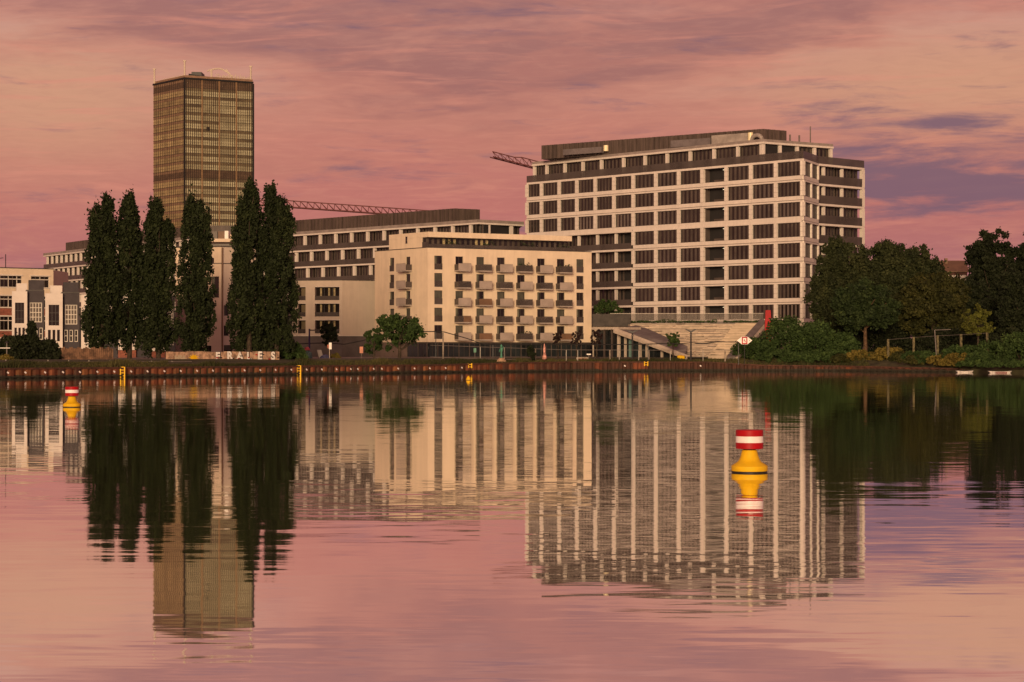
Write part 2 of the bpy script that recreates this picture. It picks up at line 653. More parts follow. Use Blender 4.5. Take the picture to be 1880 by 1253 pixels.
def depth_on_quay(px):
    Y = 300.0
    for _ in range(30):
        Y = qy(wx(px, Y))
    return Y


for px, nm in ((226, 'yellow steel ladder on the quay wall below the slender poplars'),
               (549, 'yellow steel ladder on the quay wall below the teal painted heap'),
               (863, 'short yellow ladder on the quay wall behind the tiny yellow float'),
               (1186, 'short yellow ladder on the quay wall below the wide concrete steps')):
    Y = depth_on_quay(px)
    x = wx(px, Y)
    top = wall_h(px) + 0.18
    bot = -0.4 if px < 700 else top - 0.75
    lad = thing('quay_ladder', nm, 'ladder', (x, Y - 0.42, bot), 'ladders on the quay wall')
    for s in (-1, 1):
        obj('ladder_rail', boxmesh(0.15, 0.09, top - bot, M_YEL, 'ladder_rail'), lad, (s * 0.26 - 0.075, 0, 0))
    k = 0
    zz = bot + 0.15
    while zz < top - 0.05:
        obj('rung', boxmesh(0.37, 0.05, 0.09, M_YEL, 'rung'), lad, (-0.185, 0.02, zz - bot))
        zz += 0.37

# ------------------------------------------------------------------ office facade system
STO = 3.7


def office_window(wd, ht, m2, strips):
    def make():
        mb = MB()
        mb.box(0, wd, 0.0, 0.08, 0, ht, M_GLASS)
        n = max(3, int(round(wd / 1.0)))
        sw = wd / n
        for i in range(n):
            mb.box(i * sw + sw * 0.40, i * sw + sw * 0.86, -0.05, -0.002, 0.04, ht - 0.04, m2)
        mb.box(0, wd, -0.08, -0.052, ht - 0.10, ht, M_FRAME)
        mb.box(0, wd, -0.08, -0.052, 0, 0.08, M_FRAME)
        return mb.data('window')
    return cached(('ow', round(wd, 2), round(ht, 2), m2.name), make)


def grid_rows(fr, us, ztop, krange, cw=0.78, open_bay=None, last_thick=True):
    """rows of windows between pale columns with pale spandrels"""
    for k in krange:
        z0 = ztop - STO * k
        for i, u in enumerate(us):
            def colm(cw=cw):
                mb = MB()
                mb.box(-cw / 2, cw / 2, -0.06, 0.5, 0.0, 0.86, M_WHITE).box(-cw / 2, cw / 2, -0.06, 0.5, 0.89, 1.74, M_WHITE).box(-cw / 2, cw / 2, -0.06, 0.5, 1.77, 2.58, M_WHITE)
                return mb.data('column')
            fr.put('column', cached(('col', cw), colm), u, 0, z0 - 3.0)
        for i in range(len(us) - 1):
            a, b = us[i] + cw / 2, us[i + 1] - cw / 2
            wd = b - a
            if open_bay is not None and i == open_bay:
                def logg(wd=wd):
                    mb = MB()
                    mb.box(0, wd, 2.4, 2.5, 0, 2.6, M_GLASS)
                    mb.box(0.0, 0.06, 0.5, 2.4, 0, 2.6, M_BLIND2).box(wd - 0.06, wd, 0.5, 2.4, 0, 2.6, M_ANTH)
                    mb.box(0.06, wd - 0.06, 0.3, 2.4, 2.5, 2.6, M_ANTH)
                    mb.box(wd * 0.45, wd * 0.52, 2.2, 2.4, 0, 2.5, M_BLIND2)
                    mb.box(wd * 0.18, wd * 0.26, 2.2, 2.4, 0, 2.5, M_BLIND)
                    mb.box(wd * 0.3, wd * 0.85, 1.2, 1.7, 0.0, 0.5, M_BLIND)
                    return mb.data('loggia')
                lo = fr.put('loggia', cached(('lg', round(wd, 2)), logg), a, 0, z0 - 3.0)
                fr.put('ceiling_light', boxmesh(0.42, 0.28, 0.06, mat('lit_lamp', (1.0, 0.85, 0.55), emit=1.6), 'ceiling_light'), a + wd * 0.72, 1.2, z0 - 0.74, parent=lo)
            else:
                rv = random.random()
                m2 = M_BLIND3 if rv < 0.07 else M_BLIND2 if rv < 0.30 else M_BLIND
                fr.put('window', office_window(wd, 2.58, m2, 4), a, 0.30, z0 - 3.0)
        for i in range(len(us) - 1):
            a, b = us[i], us[i + 1]
            wd = b - a - 0.03

            def spand(wd=wd):
                mb = MB()
                mb.box(0, wd, 0, 0.4, 0.40, 1.09, M_WHITE)
                mb.box(0, wd, -0.10, 0.4, 0.0, 0.30, M_WHITE)
                mb.box(0, wd, 0.06, 0.4, 0.305, 0.395, M_BLIND)
                return mb.data('spandrel')
            fr.put('spandrel', cached(('sp', round(wd, 2)), spand), a + 0.015, 0, z0 - 4.12)
    # lintel strip of the first row
    z0 = ztop - STO * krange[0]
    for i in range(len(us) - 1):
        wd = us[i + 1] - us[i] - 0.03
        fr.put('lintel', boxmesh(wd, 0.4, 0.40, M_WHITE, 'lintel'), us[i] + 0.015, -0.02, z0 - 0.41)


def loggia_rows(fr, u0, u1, ztop, krange, colpos, recess=1.5, cw=0.5, slab=0.38, bal=1.2, top_slab=True, colback=0.5):
    """rows of recessed glazing behind free columns, smoked glass balustrades and thin pale slab edges"""
    for k in krange:
        z0 = ztop - STO * k
        cp = colpos(k) if callable(colpos) else colpos
        fr.put('slab_edge', boxmesh(u1 - u0, recess + 0.2, slab, M_WHITE, 'slab_edge'), u0, -0.05, z0 - slab)
        for u in cp:
            fr.put('column', boxmesh(cw, 0.5, STO - slab - 0.02, M_WHITE, 'column'), u - cw / 2, colback, z0 - STO + 0.01)
        edges = [u0] + [u for u in cp if u0 + 0.4 < u < u1 - 0.4] + [u1]
        for i in range(len(edges) - 1):
            wd = edges[i + 1] - edges[i]
            m2 = M_BLIND2 if random.random() < 0.12 else M_BLIND
            fr.put('window', office_window(wd, STO - slab, m2, 4), edges[i], recess, z0 - STO)
            if bal:
                fr.put('balustrade', boxmesh(wd - 0.04, 0.05, bal, M_RAILG, 'balustrade'), edges[i] + 0.02, 0.0, z0 - STO + 0.02)


def corrugated(pts, z0, z1, m, pitch=0.9, amp=0.14):
    """upright profiled screen along a polyline, with thickness"""
    mb = MB()
    front = []
    for i in range(len(pts) - 1):
        a, b = Vector(pts[i]), Vector(pts[i + 1])
        L = (b - a).length
        dd = (b - a) / L
        out = Vector((dd.y, -dd.x))
        n = max(2, int(L / pitch))
        for k in range(n):
            p = a + dd * (L * k / n)
            q = a + dd * (L * (k + 0.5) / n)
            e = a + dd * (L * (k + 1) / n)
            front += [p, p + out * amp, q + out * amp, q]
        front.append(b)
    top = [z1 + 0.05 * math.sin(i * 0.13) for i in range(len(front))]
    for i in range(len(front) - 1):
        p, q = front[i], front[i + 1]
        mb.poly([(p.x, p.y, z0), (q.x, q.y, z0), (q.x, q.y, z1), (p.x, p.y, z1)], m)
        bk = Vector((0, 0.35))
        mb.poly([(p.x, p.y, z1), (q.x, q.y, z1), (q.x, q.y + 0.35, z1), (p.x, p.y + 0.35, z1)], m)
        mb.poly([(q.x, q.y + 0.35, z0), (p.x, p.y + 0.35, z0), (p.x, p.y + 0.35, z1), (q.x, q.y + 0.35, z1)], m)
    return mb


# ------------------------------------------------------------------ large office block
ZT = 38.06
oL, oC, oK, oR = pt(963.4, 441), pt(1474.5, 384), pt(1503.5, 395), pt(1587, 404.8)
office = thing('office_block', 'tall pale gridded office block of dark windows above the wide steps', 'office building', (oC[0], oC[1], 2.2))
ox, oy, oz = office.location


def rel(root, p):
    return (p[0] - root.location.x, p[1] - root.location.y)


fF = Frame(office, oL, oC)
fK = Frame(office, oC, oK)
fR = Frame(office, oK, oR)
# solid core behind the facades
inF, inR = fF.inw * 2.7, fR.inw * 1.75
core = [Vector(oL) + inF, Vector(oC) + inF * 0.6 + fK.inw * 0.9, Vector(oK) + inR + fK.inw * 0.3, Vector(oR) + inR, Vector(oR) + Vector((-14, 34)), Vector(oL) + Vector((16, 22))]
mb = MB().prism([rel(office, p) for p in core], 0, ZT - 0.45 - oz, M_DARK)
obj('core', mb.data('core'), office)
slab = [Vector(oL) + fF.inw * 0.45, Vector(oC) + fF.inw * 0.45 + fK.inw * 0.45, Vector(oK) + fK.inw * 0.45, Vector(oR) + fR.inw * 0.3, Vector(oR) + Vector((-14, 34)), Vector(oL) + Vector((16, 22))]
mb = MB().prism([rel(office, p) for p in slab], ZT - 0.44 - oz, ZT - 0.03 - oz, M_ROOF)
obj('roof', mb.data('roof'), office)
COLPX = [965.5, 993.5, 1026, 1058.4, 1092.3, 1126.5, 1162, 1203.5, 1245.5, 1288.7, 1332.8, 1378, 1423.7, 1472.5]
US = [fF.u(p) for p in COLPX]
US[0] += 0.2
US[-1] = fF.L - 0.3
grid_rows(fF, US, ZT, [0, 1, 2], open_bay=9)
grid_rows(fF, US[6:], ZT, [3, 4, 5, 6, 7], open_bay=3)
# lower part of the bays behind the flats: open terraces
loggia_rows(fF, US[0] - 0.3, US[6] - 0.33, ZT, [3, 4, 5, 6, 7], US[:6], recess=2.2, bal=1.15)
# the short return and the loggias round the corner
UK = [0.35, fK.L * 0.55, fK.L - 0.1]
grid_rows(fK, UK, ZT, list(range(8)), cw=0.6)
cR = [fR.u(1517.5), fR.u(1551)]
loggia_rows(fR, 0.1, fR.L - 0.05, ZT, list(range(8)), cR, recess=1.6, bal=1.55)
for k in range(8):
    fR.put('end_column', boxmesh(0.75, 0.7, STO - 0.40, M_WHITE, 'end_column'), fR.L - 0.7, -0.08, ZT - STO * (k + 1) + 0.01)
# roof terrace balustrade
for fr_, us_ in ((fF, US), (fK, UK), (fR, [0.05] + cR + [fR.L])):
    for i in range(len(us_) - 1):
        fr_.put('terrace_balustrade', boxmesh(us_[i + 1] - us_[i] - 0.03, 0.06, 1.38, M_RAILG, 'terrace_balustrade'), us_[i], 0.03, ZT + 0.02)
# set back top storey
sL, sC, sR = pt(977, 445), pt(1401, 396), pt(1529.6, 406)
gF, gR = Frame(office, sL, sC), Frame(office, sC, sR)
ZS = 42.75
topcore = [Vector(sL) + gF.inw * 1.2, Vector(sC) + gF.inw * 1.2 + gR.inw * 0.3, Vector(sR) + gR.inw * 1.2, Vector(sR) + Vector((-12, 22)), Vector(sL) + Vector((14, 12))]
mb = MB().prism([rel(office, p) for p in topcore], ZT - oz, ZS - 0.9 - oz, M_DARK)
obj('set_back_storey', mb.data('set_back_storey'), office)
topslab = [Vector(sL) - gF.inw * 0.15, Vector(sC) - gF.inw * 0.15 - gR.inw * 0.15, Vector(sR) - gR.inw * 0.15, Vector(sR) + Vector((-12, 22.6)), Vector(sL) + Vector((14, 12.6))]
mb = MB().prism([rel(office, p) for p in topslab], ZS - 0.88 - oz, ZS - 0.52 - oz, M_WHITE)
obj('roof_edge', mb.data('roof_edge'), office)
topslab2 = [Vector(sL), Vector(sC) + gR.inw * 0.05, Vector(sR), Vector(sR) + Vector((-12, 22)), Vector(sL) + Vector((14, 12))]
mb = MB().prism([rel(office, p) for p in topslab2], ZS - 0.515 - oz, ZS - oz, mat('roof_upstand', (0.27, 0.22, 0.20), 0.7))
obj('roof_upstand', mb.data('roof_upstand'), office)
for fr_, pxs in ((gF, [979, 1001.8, 1035, 1068, 1102, 1142.6, 1182, 1222.6, 1265, 1308.6, 1352.4, 1397]), (gR, [1403, 1434, 1465.7, 1497.5, 1527.5])):
    us_ = [fr_.u(p) for p in pxs]
    for i, u in enumerate(us_):
        cw = 0.62 if (fr_ is gR or i < len(us_) - 1) else 1.0
        fr_.put('column', boxmesh(cw, 0.5, STO + 0.05, M_WHITE, 'column'), u - cw / 2, 0.15, ZT + 0.02)
        if i < len(us_) - 1:
            fr_.put('window', office_window(us_[i + 1] - us_[i] - 0.02, 3.7, M_BLIND, 4), u + 0.01, 0.9, ZT + 0.03)
# roof plant screen, ducts and drums with the sun glint in their colour
p1, p2, p3 = pt(995, 438.6), pt(1400, 405.5), pt(1444, 409)
scr = corrugated([rel(office, p) for p in (p1, p2, p3)], ZS - oz, 45.6 - oz, M_SCREEN, 1.1, 0.16)
obj('plant_screen', scr.data('plant_screen'), office)
back = [rel(office, p) for p in (Vector(p1) + Vector((0.3, 1.0)), Vector(p2) + Vector((0, 1.0)), Vector(p3) + Vector((-0.3, 1.0)), Vector(p3) + Vector((-6, 10)), Vector(p1) + Vector((6, 6)))]
obj('plant_room', MB().prism(back, ZS - oz, 45.1 - oz, M_SCREEN).data('plant_room'), office)
hF = Frame(office, p1, p2)
M_DUCT = mat('duct_metal', (0.33, 0.28, 0.25), 0.5, var=0.15)
for pa, pb, h, m in ((1043, 1113, 1.15, mat('duct_grey', (0.15, 0.125, 0.125), 0.5)), (1240, 1313, 1.35, mat('duct_grey', (0.15, 0.125, 0.125), 0.5)), (1315, 1381, 1.75, M_DUCT)):
    ua, ub = hF.u(pa), hF.u(pb)
    hF.put('air_duct', boxmesh(ub - ua, 1.0, h, m, 'air_duct'), ua, -1.7, ZS + 0.35)
for pc, h in ((1119, 1.15), (1384, 1.55)):
    hF.put('vent_drum', cached(('drum', h), lambda: MB().lathe([(0.5, 0), (0.5, h)], M_GLINT, 16).data('vent_drum', True)), hF.u(pc), -1.2, ZS + 0.6)
mb = MB()
prev = None
for k in range(9):
    an = math.pi * k / 8
    q = (-1.3 * math.cos(an), 0, 1.3 * math.sin(an))
    if prev:
        mb.bar(prev, q, 0.4, M_DUCT, 8)
    prev = q
hF.put('bent_duct', mb.data('bent_duct', True), hF.u(1396), -1.3, ZS + 0.3)
for pc in (1470, 1487):
    gR.put('vent_pipe', boxmesh(0.25, 0.25, 2.6, M_ROOF, 'vent_pipe'), gR.u(pc), 3.0, ZS - 1.0)
gR.put('mast', boxmesh(0.16, 0.16, 3.6, M_STEEL, 'mast'), gR.u(1514), 4.0, ZS)

# ------------------------------------------------------------------ lower office wings behind
def wing(name, label, a, b, ztop, nrows, c=None, bay=5.9, screen=None, seed=0):
    r = thing(name, label, 'office building', (a[0], a[1], 2.2))
    f1 = Frame(r, a, b)
    frames = [f1]
    if c is not None:
        frames.append(Frame(r, b, c))
    fp = [Vector(a) + f1.inw * 1.7, Vector(b) + f1.inw * 1.7] + ([Vector(c) + frames[1].inw * 1.7] if c is not None else [])
    last = fp[-1]
    fp += [last + Vector((0, 16)), Vector(a) + Vector((0, 18))]
    obj('core', MB().prism([rel(r, p) for p in fp], 0, ztop - 0.4 - 2.2, M_DARK).data('core'), r)
    rf = [Vector(a) - f1.inw * 0.1, Vector(b) - f1.inw * 0.1] + ([Vector(c)] if c is not None else []) + [last + Vector((0, 16)), Vector(a) + Vector((0, 18))]
    obj('roof_upstand', MB().prism([rel(r, p) for p in rf], ztop + 0.01 - 2.2, ztop + 0.62 - 2.2, mat('roof_upstand', (0.27, 0.22, 0.20))).data('roof_upstand'), r)
    for q, fr_ in enumerate(frames):
        nb = max(2, int(round(fr_.L / bay)))
        bw = fr_.L / nb
        for k in range(nrows):
            off = [0.5, 0.93, 0.68, 0.4, 0.8][k % 5]
            loggia_rows(fr_, 0.0, fr_.L, ztop, [k], [bw * (i + off) for i in range(nb) if bw * (i + off) < fr_.L - 0.3], recess=1.5, bal=1.15, cw=0.75, slab=0.34, colback=0.25)
    if screen:
        pts, z1 = screen
        obj('plant_screen', corrugated([rel(r, p) for p in pts], ztop + 0.6 - 2.2, z1 - 2.2, M_SCREEN, 1.3, 0.2).data('plant_screen'), r)
    return r


wB = wing('office_wing', 'lower office wing with bronze roof screen behind the pale flats', pt(437, 503), pt(878, 439), 29.75, 5,
          c=pt(962, 447), screen=([pt(531, 496), pt(834.5, 452), pt(881, 455.5)], 33.5))
wA = wing('office_wing', 'distant office wing with low brown top behind the slender poplars', pt(80, 595), pt(345, 506), 29.75, 5, bay=3.9,
          screen=([pt(122, 588), pt(340, 512)], 33.0))
obj('roof_house', MB().box(0, 26, 0, 10, 0, 3.0, M_SCREEN).data('roof_house'), wB, (wx(335, 512) - wB.location.x, 512 - wB.location.y, 29.75 + 0.6 - 2.2))
obj('link_block', MB().box(0, 17, 0, 14, 0, 27.4, M_BLIND).data('link_block'), wB, (wx(335, 508) - wB.location.x, 508 - wB.location.y, 0))

# ------------------------------------------------------------------ tower
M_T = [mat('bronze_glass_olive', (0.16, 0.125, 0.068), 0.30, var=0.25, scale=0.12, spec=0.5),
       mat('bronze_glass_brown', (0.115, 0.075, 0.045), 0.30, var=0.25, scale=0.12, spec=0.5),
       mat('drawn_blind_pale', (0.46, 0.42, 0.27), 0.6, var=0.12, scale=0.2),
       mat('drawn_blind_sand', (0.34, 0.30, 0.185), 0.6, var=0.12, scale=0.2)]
M_GOLD_SHEEN = [mat('gold_sheen_glass', (0.37, 0.275, 0.135), 0.35, var=0.18, scale=0.15, spec=0.5), mat('gold_sheen_glass_deep', (0.30, 0.22, 0.105), 0.35, var=0.2, scale=0.15, spec=0.5)]  # left face: golden tint plus reflected sky and sun put into the colour
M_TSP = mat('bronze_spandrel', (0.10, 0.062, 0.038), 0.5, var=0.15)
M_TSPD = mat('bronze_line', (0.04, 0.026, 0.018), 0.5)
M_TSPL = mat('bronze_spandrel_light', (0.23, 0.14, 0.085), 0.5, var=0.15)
tL, tC, tR = pt(281, 975), pt(339, 951), pt(465, 967)
tower = thing('office_tower', 'tall square bronze glass tower with roof masts behind the poplars', 'tower', (tC[0], tC[1], 2.2))
tF1, tF2 = Frame(tower, tL, tC), Frame(tower, tC, tR)
TZ = 125.0
fp = [Vector(tL) + tF1.inw * 0.45, Vector(tC) + tF1.inw * 0.45 + tF2.inw * 0.45, Vector(tR) + tF2.inw * 0.45, Vector(tL) + (Vector(tR) - Vector(tC))]
obj('core', MB().prism([rel(tower, p) for p in fp], 0, TZ - 0.6 - 2.2, M_DARK).data('core'), tower)
rfp = [Vector(tL) - tF1.inw * 0.3, Vector(tC) - tF1.inw * 0.3 - tF2.inw * 0.3, Vector(tR) - tF2.inw * 0.3, Vector(tL) + (Vector(tR) - Vector(tC))]
obj('roof_rim', MB().prism([rel(tower, p) for p in rfp], TZ - 0.55 - 2.2, TZ + 0.2 - 2.2, M_BLACK).data('roof_rim'), tower)
rfp2 = [Vector(tL) + tF1.inw * 0.6, Vector(tC) + tF1.inw * 0.6 + tF2.inw * 0.6, Vector(tR) + tF2.inw * 0.6, Vector(tL) + (Vector(tR) - Vector(tC))]
obj('roof_parapet', MB().prism([rel(tower, p) for p in rfp2], TZ + 0.21 - 2.2, TZ + 1.3 - 2.2, mat('tower_parapet', (0.26, 0.155, 0.10), 0.7)).data('roof_parapet'), tower)
TS = 3.66
nfl = 33
for q, fr_ in ((0, tF1), (1, tF2)):
    nb = 1 if q == 0 else 4
    bw = fr_.L / nb
    for k in range(nfl - 12):
        z1 = TZ - 0.55 - TS * k
        mech = k in (0, 11)
        for b in range(nb):
            if q == 0:
                m = M_TSP if mech else random.choice([M_GOLD_SHEEN[0], M_GOLD_SHEEN[0], M_GOLD_SHEEN[1]])
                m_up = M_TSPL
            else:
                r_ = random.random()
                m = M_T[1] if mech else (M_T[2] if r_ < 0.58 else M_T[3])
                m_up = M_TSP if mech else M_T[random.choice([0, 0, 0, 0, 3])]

            def band(m=m, m_up=m_up, bw=bw, q=q):
                mb = MB()
                sp = 1.25 if q == 0 else 1.35
                mb.box(0.1, bw - 0.1, 0.10, 0.4, TS - sp, TS - 0.06, m_up)
                mb.box(0.1, bw - 0.1, 0.12, 0.4, 0.06, TS - sp - 0.04, m)
                mb.box(0.05, bw - 0.05, 0.02, 0.4, -0.14, 0.055, M_TSPD)
                mb.box(0.1, bw - 0.1, 0.05, 0.12, 1.1, 1.2, M_TSP)
                return mb.data('window_band')
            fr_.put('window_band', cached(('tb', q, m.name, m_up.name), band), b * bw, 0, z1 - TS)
    nm = 17 if q == 0 else 36
    for i in range(1, nm):
        big = q == 1 and i % 9 == 0
        wd = 0.62 if big else (0.2 if q == 0 else 0.28)
        m = mat('bronze_rib', (0.22, 0.13, 0.065), 0.5) if big else M_TSPD
        fr_.put('mullion', boxmesh(wd, 0.16 if not big else 0.3, TS * (nfl - 12), m, 'mullion'), fr_.L * i / nm - wd / 2, -0.05 if not big else -0.12, TZ - 0.55 - TS * (nfl - 12))
    obj_ = fr_.put('corner_post', boxmesh(0.9, 0.5, TZ - 0.7 - 2.2, M_BLACK, 'corner_post'), fr_.L - 0.75 if q == 0 else fr_.L - 0.5, -0.15, 2.2)
tF2.put('open_window', boxmesh(1.6, 0.1, 1.7, M_BLACK, 'open_window'), tF2.u(379.5), 0.0, tF2.z(381, 240.5))
for px, py0, py1, Y in ((283, 128, 156, 974), (338.5, 113, 142, 953), (460, 123, 150, 967)):
    z0, z1 = TZ + 0.2, wz(py0, Y)
    mb = MB().bar((0, 0, 0), (0, 0, z1 - z0), 0.42, M_BEIGE, 8).box(-0.65, 0.65, -0.4, 0.4, z1 - z0, z1 - z0 + 0.5, M_BEIGE)
    obj('roof_mast', mb.data('roof_mast'), tower, (wx(px, Y) - tower.location.x, Y + 0.6 - tower.location.y, z0 - 2.2))
# low roof house with a sloping lid
yb = 958
a0, a1 = wx(345, yb), wx(390, yb)
mb = MB()
mb.prism([(a0, yb + 2), (a1, yb + 4), (a1, yb + 14), (a0, yb + 14)], TZ + 1.3, [TZ + 3.0, TZ + 1.5, TZ + 1.5, TZ + 4.4], M_BLACK)
mb.prism([(wx(350, yb), yb + 2.5), (wx(368, yb), yb + 3), (wx(368, yb), yb + 13), (wx(350, yb), yb + 13)], TZ + 1.31, TZ + 3.9, M_DSTEEL)
me = mb.data('roof_house')
o = obj('roof_house', me, tower, (-tower.location.x, -tower.location.y, -tower.location.z))
# curved window cleaning arm on the roof
Yc = 964
path = [(380, 131.3), (386, 129), (394, 127.2), (402, 126.3), (409, 128), (416, 132.5), (421, 135.5)]
mb = MB()
for i in range(len(path) - 1):
    (xa, ya), (xb, yb_) = path[i], path[i + 1]
    mb.bar((wx(xa, Yc), Yc, wz(ya, Yc)), (wx(xb, Yc), Yc, wz(yb_, Yc)), 0.36, M_BEIGE, 6)
mb.bar((wx(388, Yc), Yc, wz(129, Yc)), (wx(388.5, Yc), Yc, TZ + 1.3), 0.5, M_BEIGE, 6)
mb.bar((wx(415, Yc), Yc, wz(128, Yc)), (wx(427.5, Yc), Yc, TZ + 1.3), 0.4, M_BEIGE, 6)
obj('cleaning_arm', mb.data('cleaning_arm'), tower, (-tower.location.x, -tower.location.y, -tower.location.z))
# small brackets along the roof edges
for i in range(34):
    x, y = tF2.xy(tF2.L * (0.48 + 0.5 * i / 34), 1.0)
    h = random.uniform(0.5, 1.9)
    mb = MB().bar((0, 0, 0), (random.uniform(-0.5, 0.5), 0, h), 0.16, M_BEIGE, 5)
    obj('roof_bracket', mb.data('roof_bracket'), tower, (x - tower.location.x, y - tower.location.y, TZ + 1.28 - tower.location.z))
for i in range(20):
    x, y = tF1.xy(tF1.L * (0.25 + 0.7 * i / 20), 1.0)
    obj('roof_bracket', cached('rb', lambda: MB().bar((0, 0, 0), (0, 0, 0.5), 0.15, M_BEIGE, 5).data('roof_bracket')), tower, (x - tower.location.x, y - tower.location.y, TZ + 1.28 - tower.location.z))

# ------------------------------------------------------------------ pale flats with balconies
aL, aC, aR = pt(688, 373.3), pt(785, 359), pt(1086, 375.6)
flats = thing('apartment_building', 'cream block of flats with rows of small balconies behind the promenade', 'apartment building', (aC[0], aC[1], GROUND))
fl, fr2 = Frame(flats, aL, aC), Frame(flats, aC, aR)
ZW, ZB = 20.7, 4.75
ASTO = 2.94
Z1 = 19.4
M_PANEL = mat('privacy_panel', (0.36, 0.29, 0.25), 0.6, var=0.08)
M_BROWNP = mat('brown_panel', (0.17, 0.095, 0.055), 0.6, var=0.12)
M_SLAB = mat('balcony_slab', (0.36, 0.30, 0.26), 0.8, var=0.1)
fp = [Vector(aL) + fl.inw * 0.5, Vector(aC) + fl.inw * 0.5 + fr2.inw * 0.5, Vector(aR) + fr2.inw * 0.5, Vector(aR) + Vector((-4, 12)), Vector(aL) + Vector((3, 12))]
obj('core', MB().prism([rel(flats, p) for p in fp], 0.02, ZW - 0.35 - GROUND, M_DARK, M_ROOF).data('core'), flats)


def flat_window(wd, ht, kind):
    def make():
        mb = MB()
        mb.box(0, wd, 0.0, 0.06, 0, ht, M_GLASS)
        f = 0.07
        mb.box(0, f, -0.05, -0.002, 0, ht, M_FRAME).box(wd - f, wd, -0.05, -0.002, 0, ht, M_FRAME)
        mb.box(f, wd - f, -0.05, -0.002, ht - f, ht, M_FRAME).box(f, wd - f, -0.05, -0.002, 0, f, M_FRAME)
        mb.box(wd / 2 - 0.03, wd / 2 + 0.03, -0.05, -0.002, f, ht - f, M_FRAME)
        if kind % 4 == 1:
            mb.box(f, wd * 0.34, -0.03, -0.004, f, ht - f, mat('grey_curtain', (0.12, 0.115, 0.085), 0.8, var=0.2))
        elif kind % 4 == 2:
            mb.box(wd * 0.1, wd * 0.9, -0.03, -0.004, ht * 0.35, ht - f, mat('grey_curtain2', (0.075, 0.07, 0.055), 0.8, var=0.2))
        return mb.data('window')
    return cached(('fw', round(wd, 2), round(ht, 2), kind % 4), make)


rows5 = range(5)
# right facade
ops = []
winlist = []
for px, wpx in ((805, 15), (1065, 13.2)):
    ua, ub = fr2.u(px - wpx / 2), fr2.u(px + wpx / 2)
    for k in rows5:
        zt = Z1 - ASTO * k
        ops.append((ua, ub, zt - 2.35, zt))
        winlist.append((ua, ub, zt - 2.35, 2.35, True))
DOORS = [843.5, 882, 920, 956.8, 993.6, 1029.8]
for px in DOORS:
    ua, ub = fr2.u(px - 7.2), fr2.u(px + 7.0)
    for k in rows5:
        zt = Z1 - 0.05 - ASTO * k
        ops.append((ua, ub, zt - 2.35, zt))
        winlist.append((ua, ub, zt - 2.35, 2.35, False))
fr2.put('wall', wall_with_openings(0, fr2.L, ZB, ZW, ops, 0.32, M_CREAM), 0, 0, 0)
for ua, ub, z, h, rail in winlist:
    wdw = fr2.put('window', flat_window(ub - ua, h, random.randrange(8)), ua, 0.26, z)
    fr2.put('window_trim', boxmesh(ub - ua + 0.16, 0.05, 0.07, M_PALEF, 'window_trim'), ua - 0.08, -0.03, z - 0.09)
    if rail:
        fr2.put('window_guard', boxmesh(ub - ua, 0.04, 1.0, M_RAILG, 'window_guard'), ua, 0.03, z + 0.02)
PAT = ['PGPVPV', 'GPGPGP', 'PBPGPG', 'HPGPGP', 'PBPVPB']


def planter_mesh(seed, wd):
    rs = random.Random(seed)
    mb = MB()
    m = mat('balcony_leaves', (0.030, 0.042, 0.016), 0.9, var=0.4, scale=4.0)
    for i in range(70):
        x, y, z = rs.uniform(0, wd), rs.uniform(0.05, 0.6), rs.uniform(0.3, 1.0 + 0.7 * rs.random())
        s = rs.uniform(0.10, 0.22)
        a = Vector((rs.uniform(-1, 1), rs.uniform(-1, 1), rs.uniform(-1, 1))).normalized() * s
        b = Vector((rs.uniform(-1, 1), rs.uniform(-1, 1), rs.uniform(-1, 1))).normalized() * s
        p = Vector((x, y, z))
        mb.poly([p - a, p - b, p + a, p + b], m)
    return mb.data('plants')


def balcony(fr_, u0, u1, zfloor, kind, seed, dp=1.5):
    """slab with a front that is a solid panel, glass or planted, and glass sides"""
    wd = u1 - u0
    b = fr_.put('balcony', boxmesh(wd, dp, 0.20, M_SLAB, 'balcony'), u0, -dp, zfloor - 0.20)
    y = -dp + 0.02

    def rails(a, c, m, name='railing', h=1.02, yy=y):
        fr_.put(name, boxmesh(c - a, 0.05, h, m, name), a, yy, zfloor + 0.01, parent=b)
    if kind == 'P':
        rails(u0 - 0.02, u1 + 0.02, M_PANEL, 'privacy_panel', 1.12, y - 0.06)
    elif kind == 'B':
        rails(u0, u1, M_BROWNP, 'railing_panel')
    elif kind == 'H':
        rails(u0, u0 + wd * 0.4, M_RAILG)
        rails(u0 + wd * 0.4 + 0.01, u1, M_BROWNP, 'railing_panel')
    else:
        rails(u0, u1, M_RAILG)
        if kind == 'V':
            fr_.put('plants', planter_mesh(seed, wd), u0, -dp + 0.1, zfloor, parent=b)
        else:
            fr_.put('chair', boxmesh(0.45, 0.45, 0.8, M_BLIND2, 'chair'), u0 + wd * 0.6, -dp * 0.6, zfloor + 0.01, parent=b)
    fr_.put('handrail', boxmesh(wd, 0.06, 0.04, M_FRAME, 'handrail'), u0, y - 0.005, zfloor + 1.04 if kind != 'P' else zfloor + 1.15, parent=b)
    for s in (u0 + 0.01, u1 - 0.06):
        fr_.put('side_railing', boxmesh(0.05, dp - 0.1, 1.0, M_RAILG, 'side_railing'), s, -dp + 0.08, zfloor + 0.01, parent=b)


def front(fr_, dp):
    return Frame(fr_.root, fr_.xy(0, -dp), fr_.xy(fr_.L, -dp))


BF = front(fr2, 1.5)
for i, px in enumerate(DOORS):
    for k in rows5:
        zf = Z1 - 0.05 - ASTO * k - 2.37
        balcony(fr2, BF.u(px - 1.5), BF.u(px + 21.5), zf, PAT[k][i], i * 10 + k)
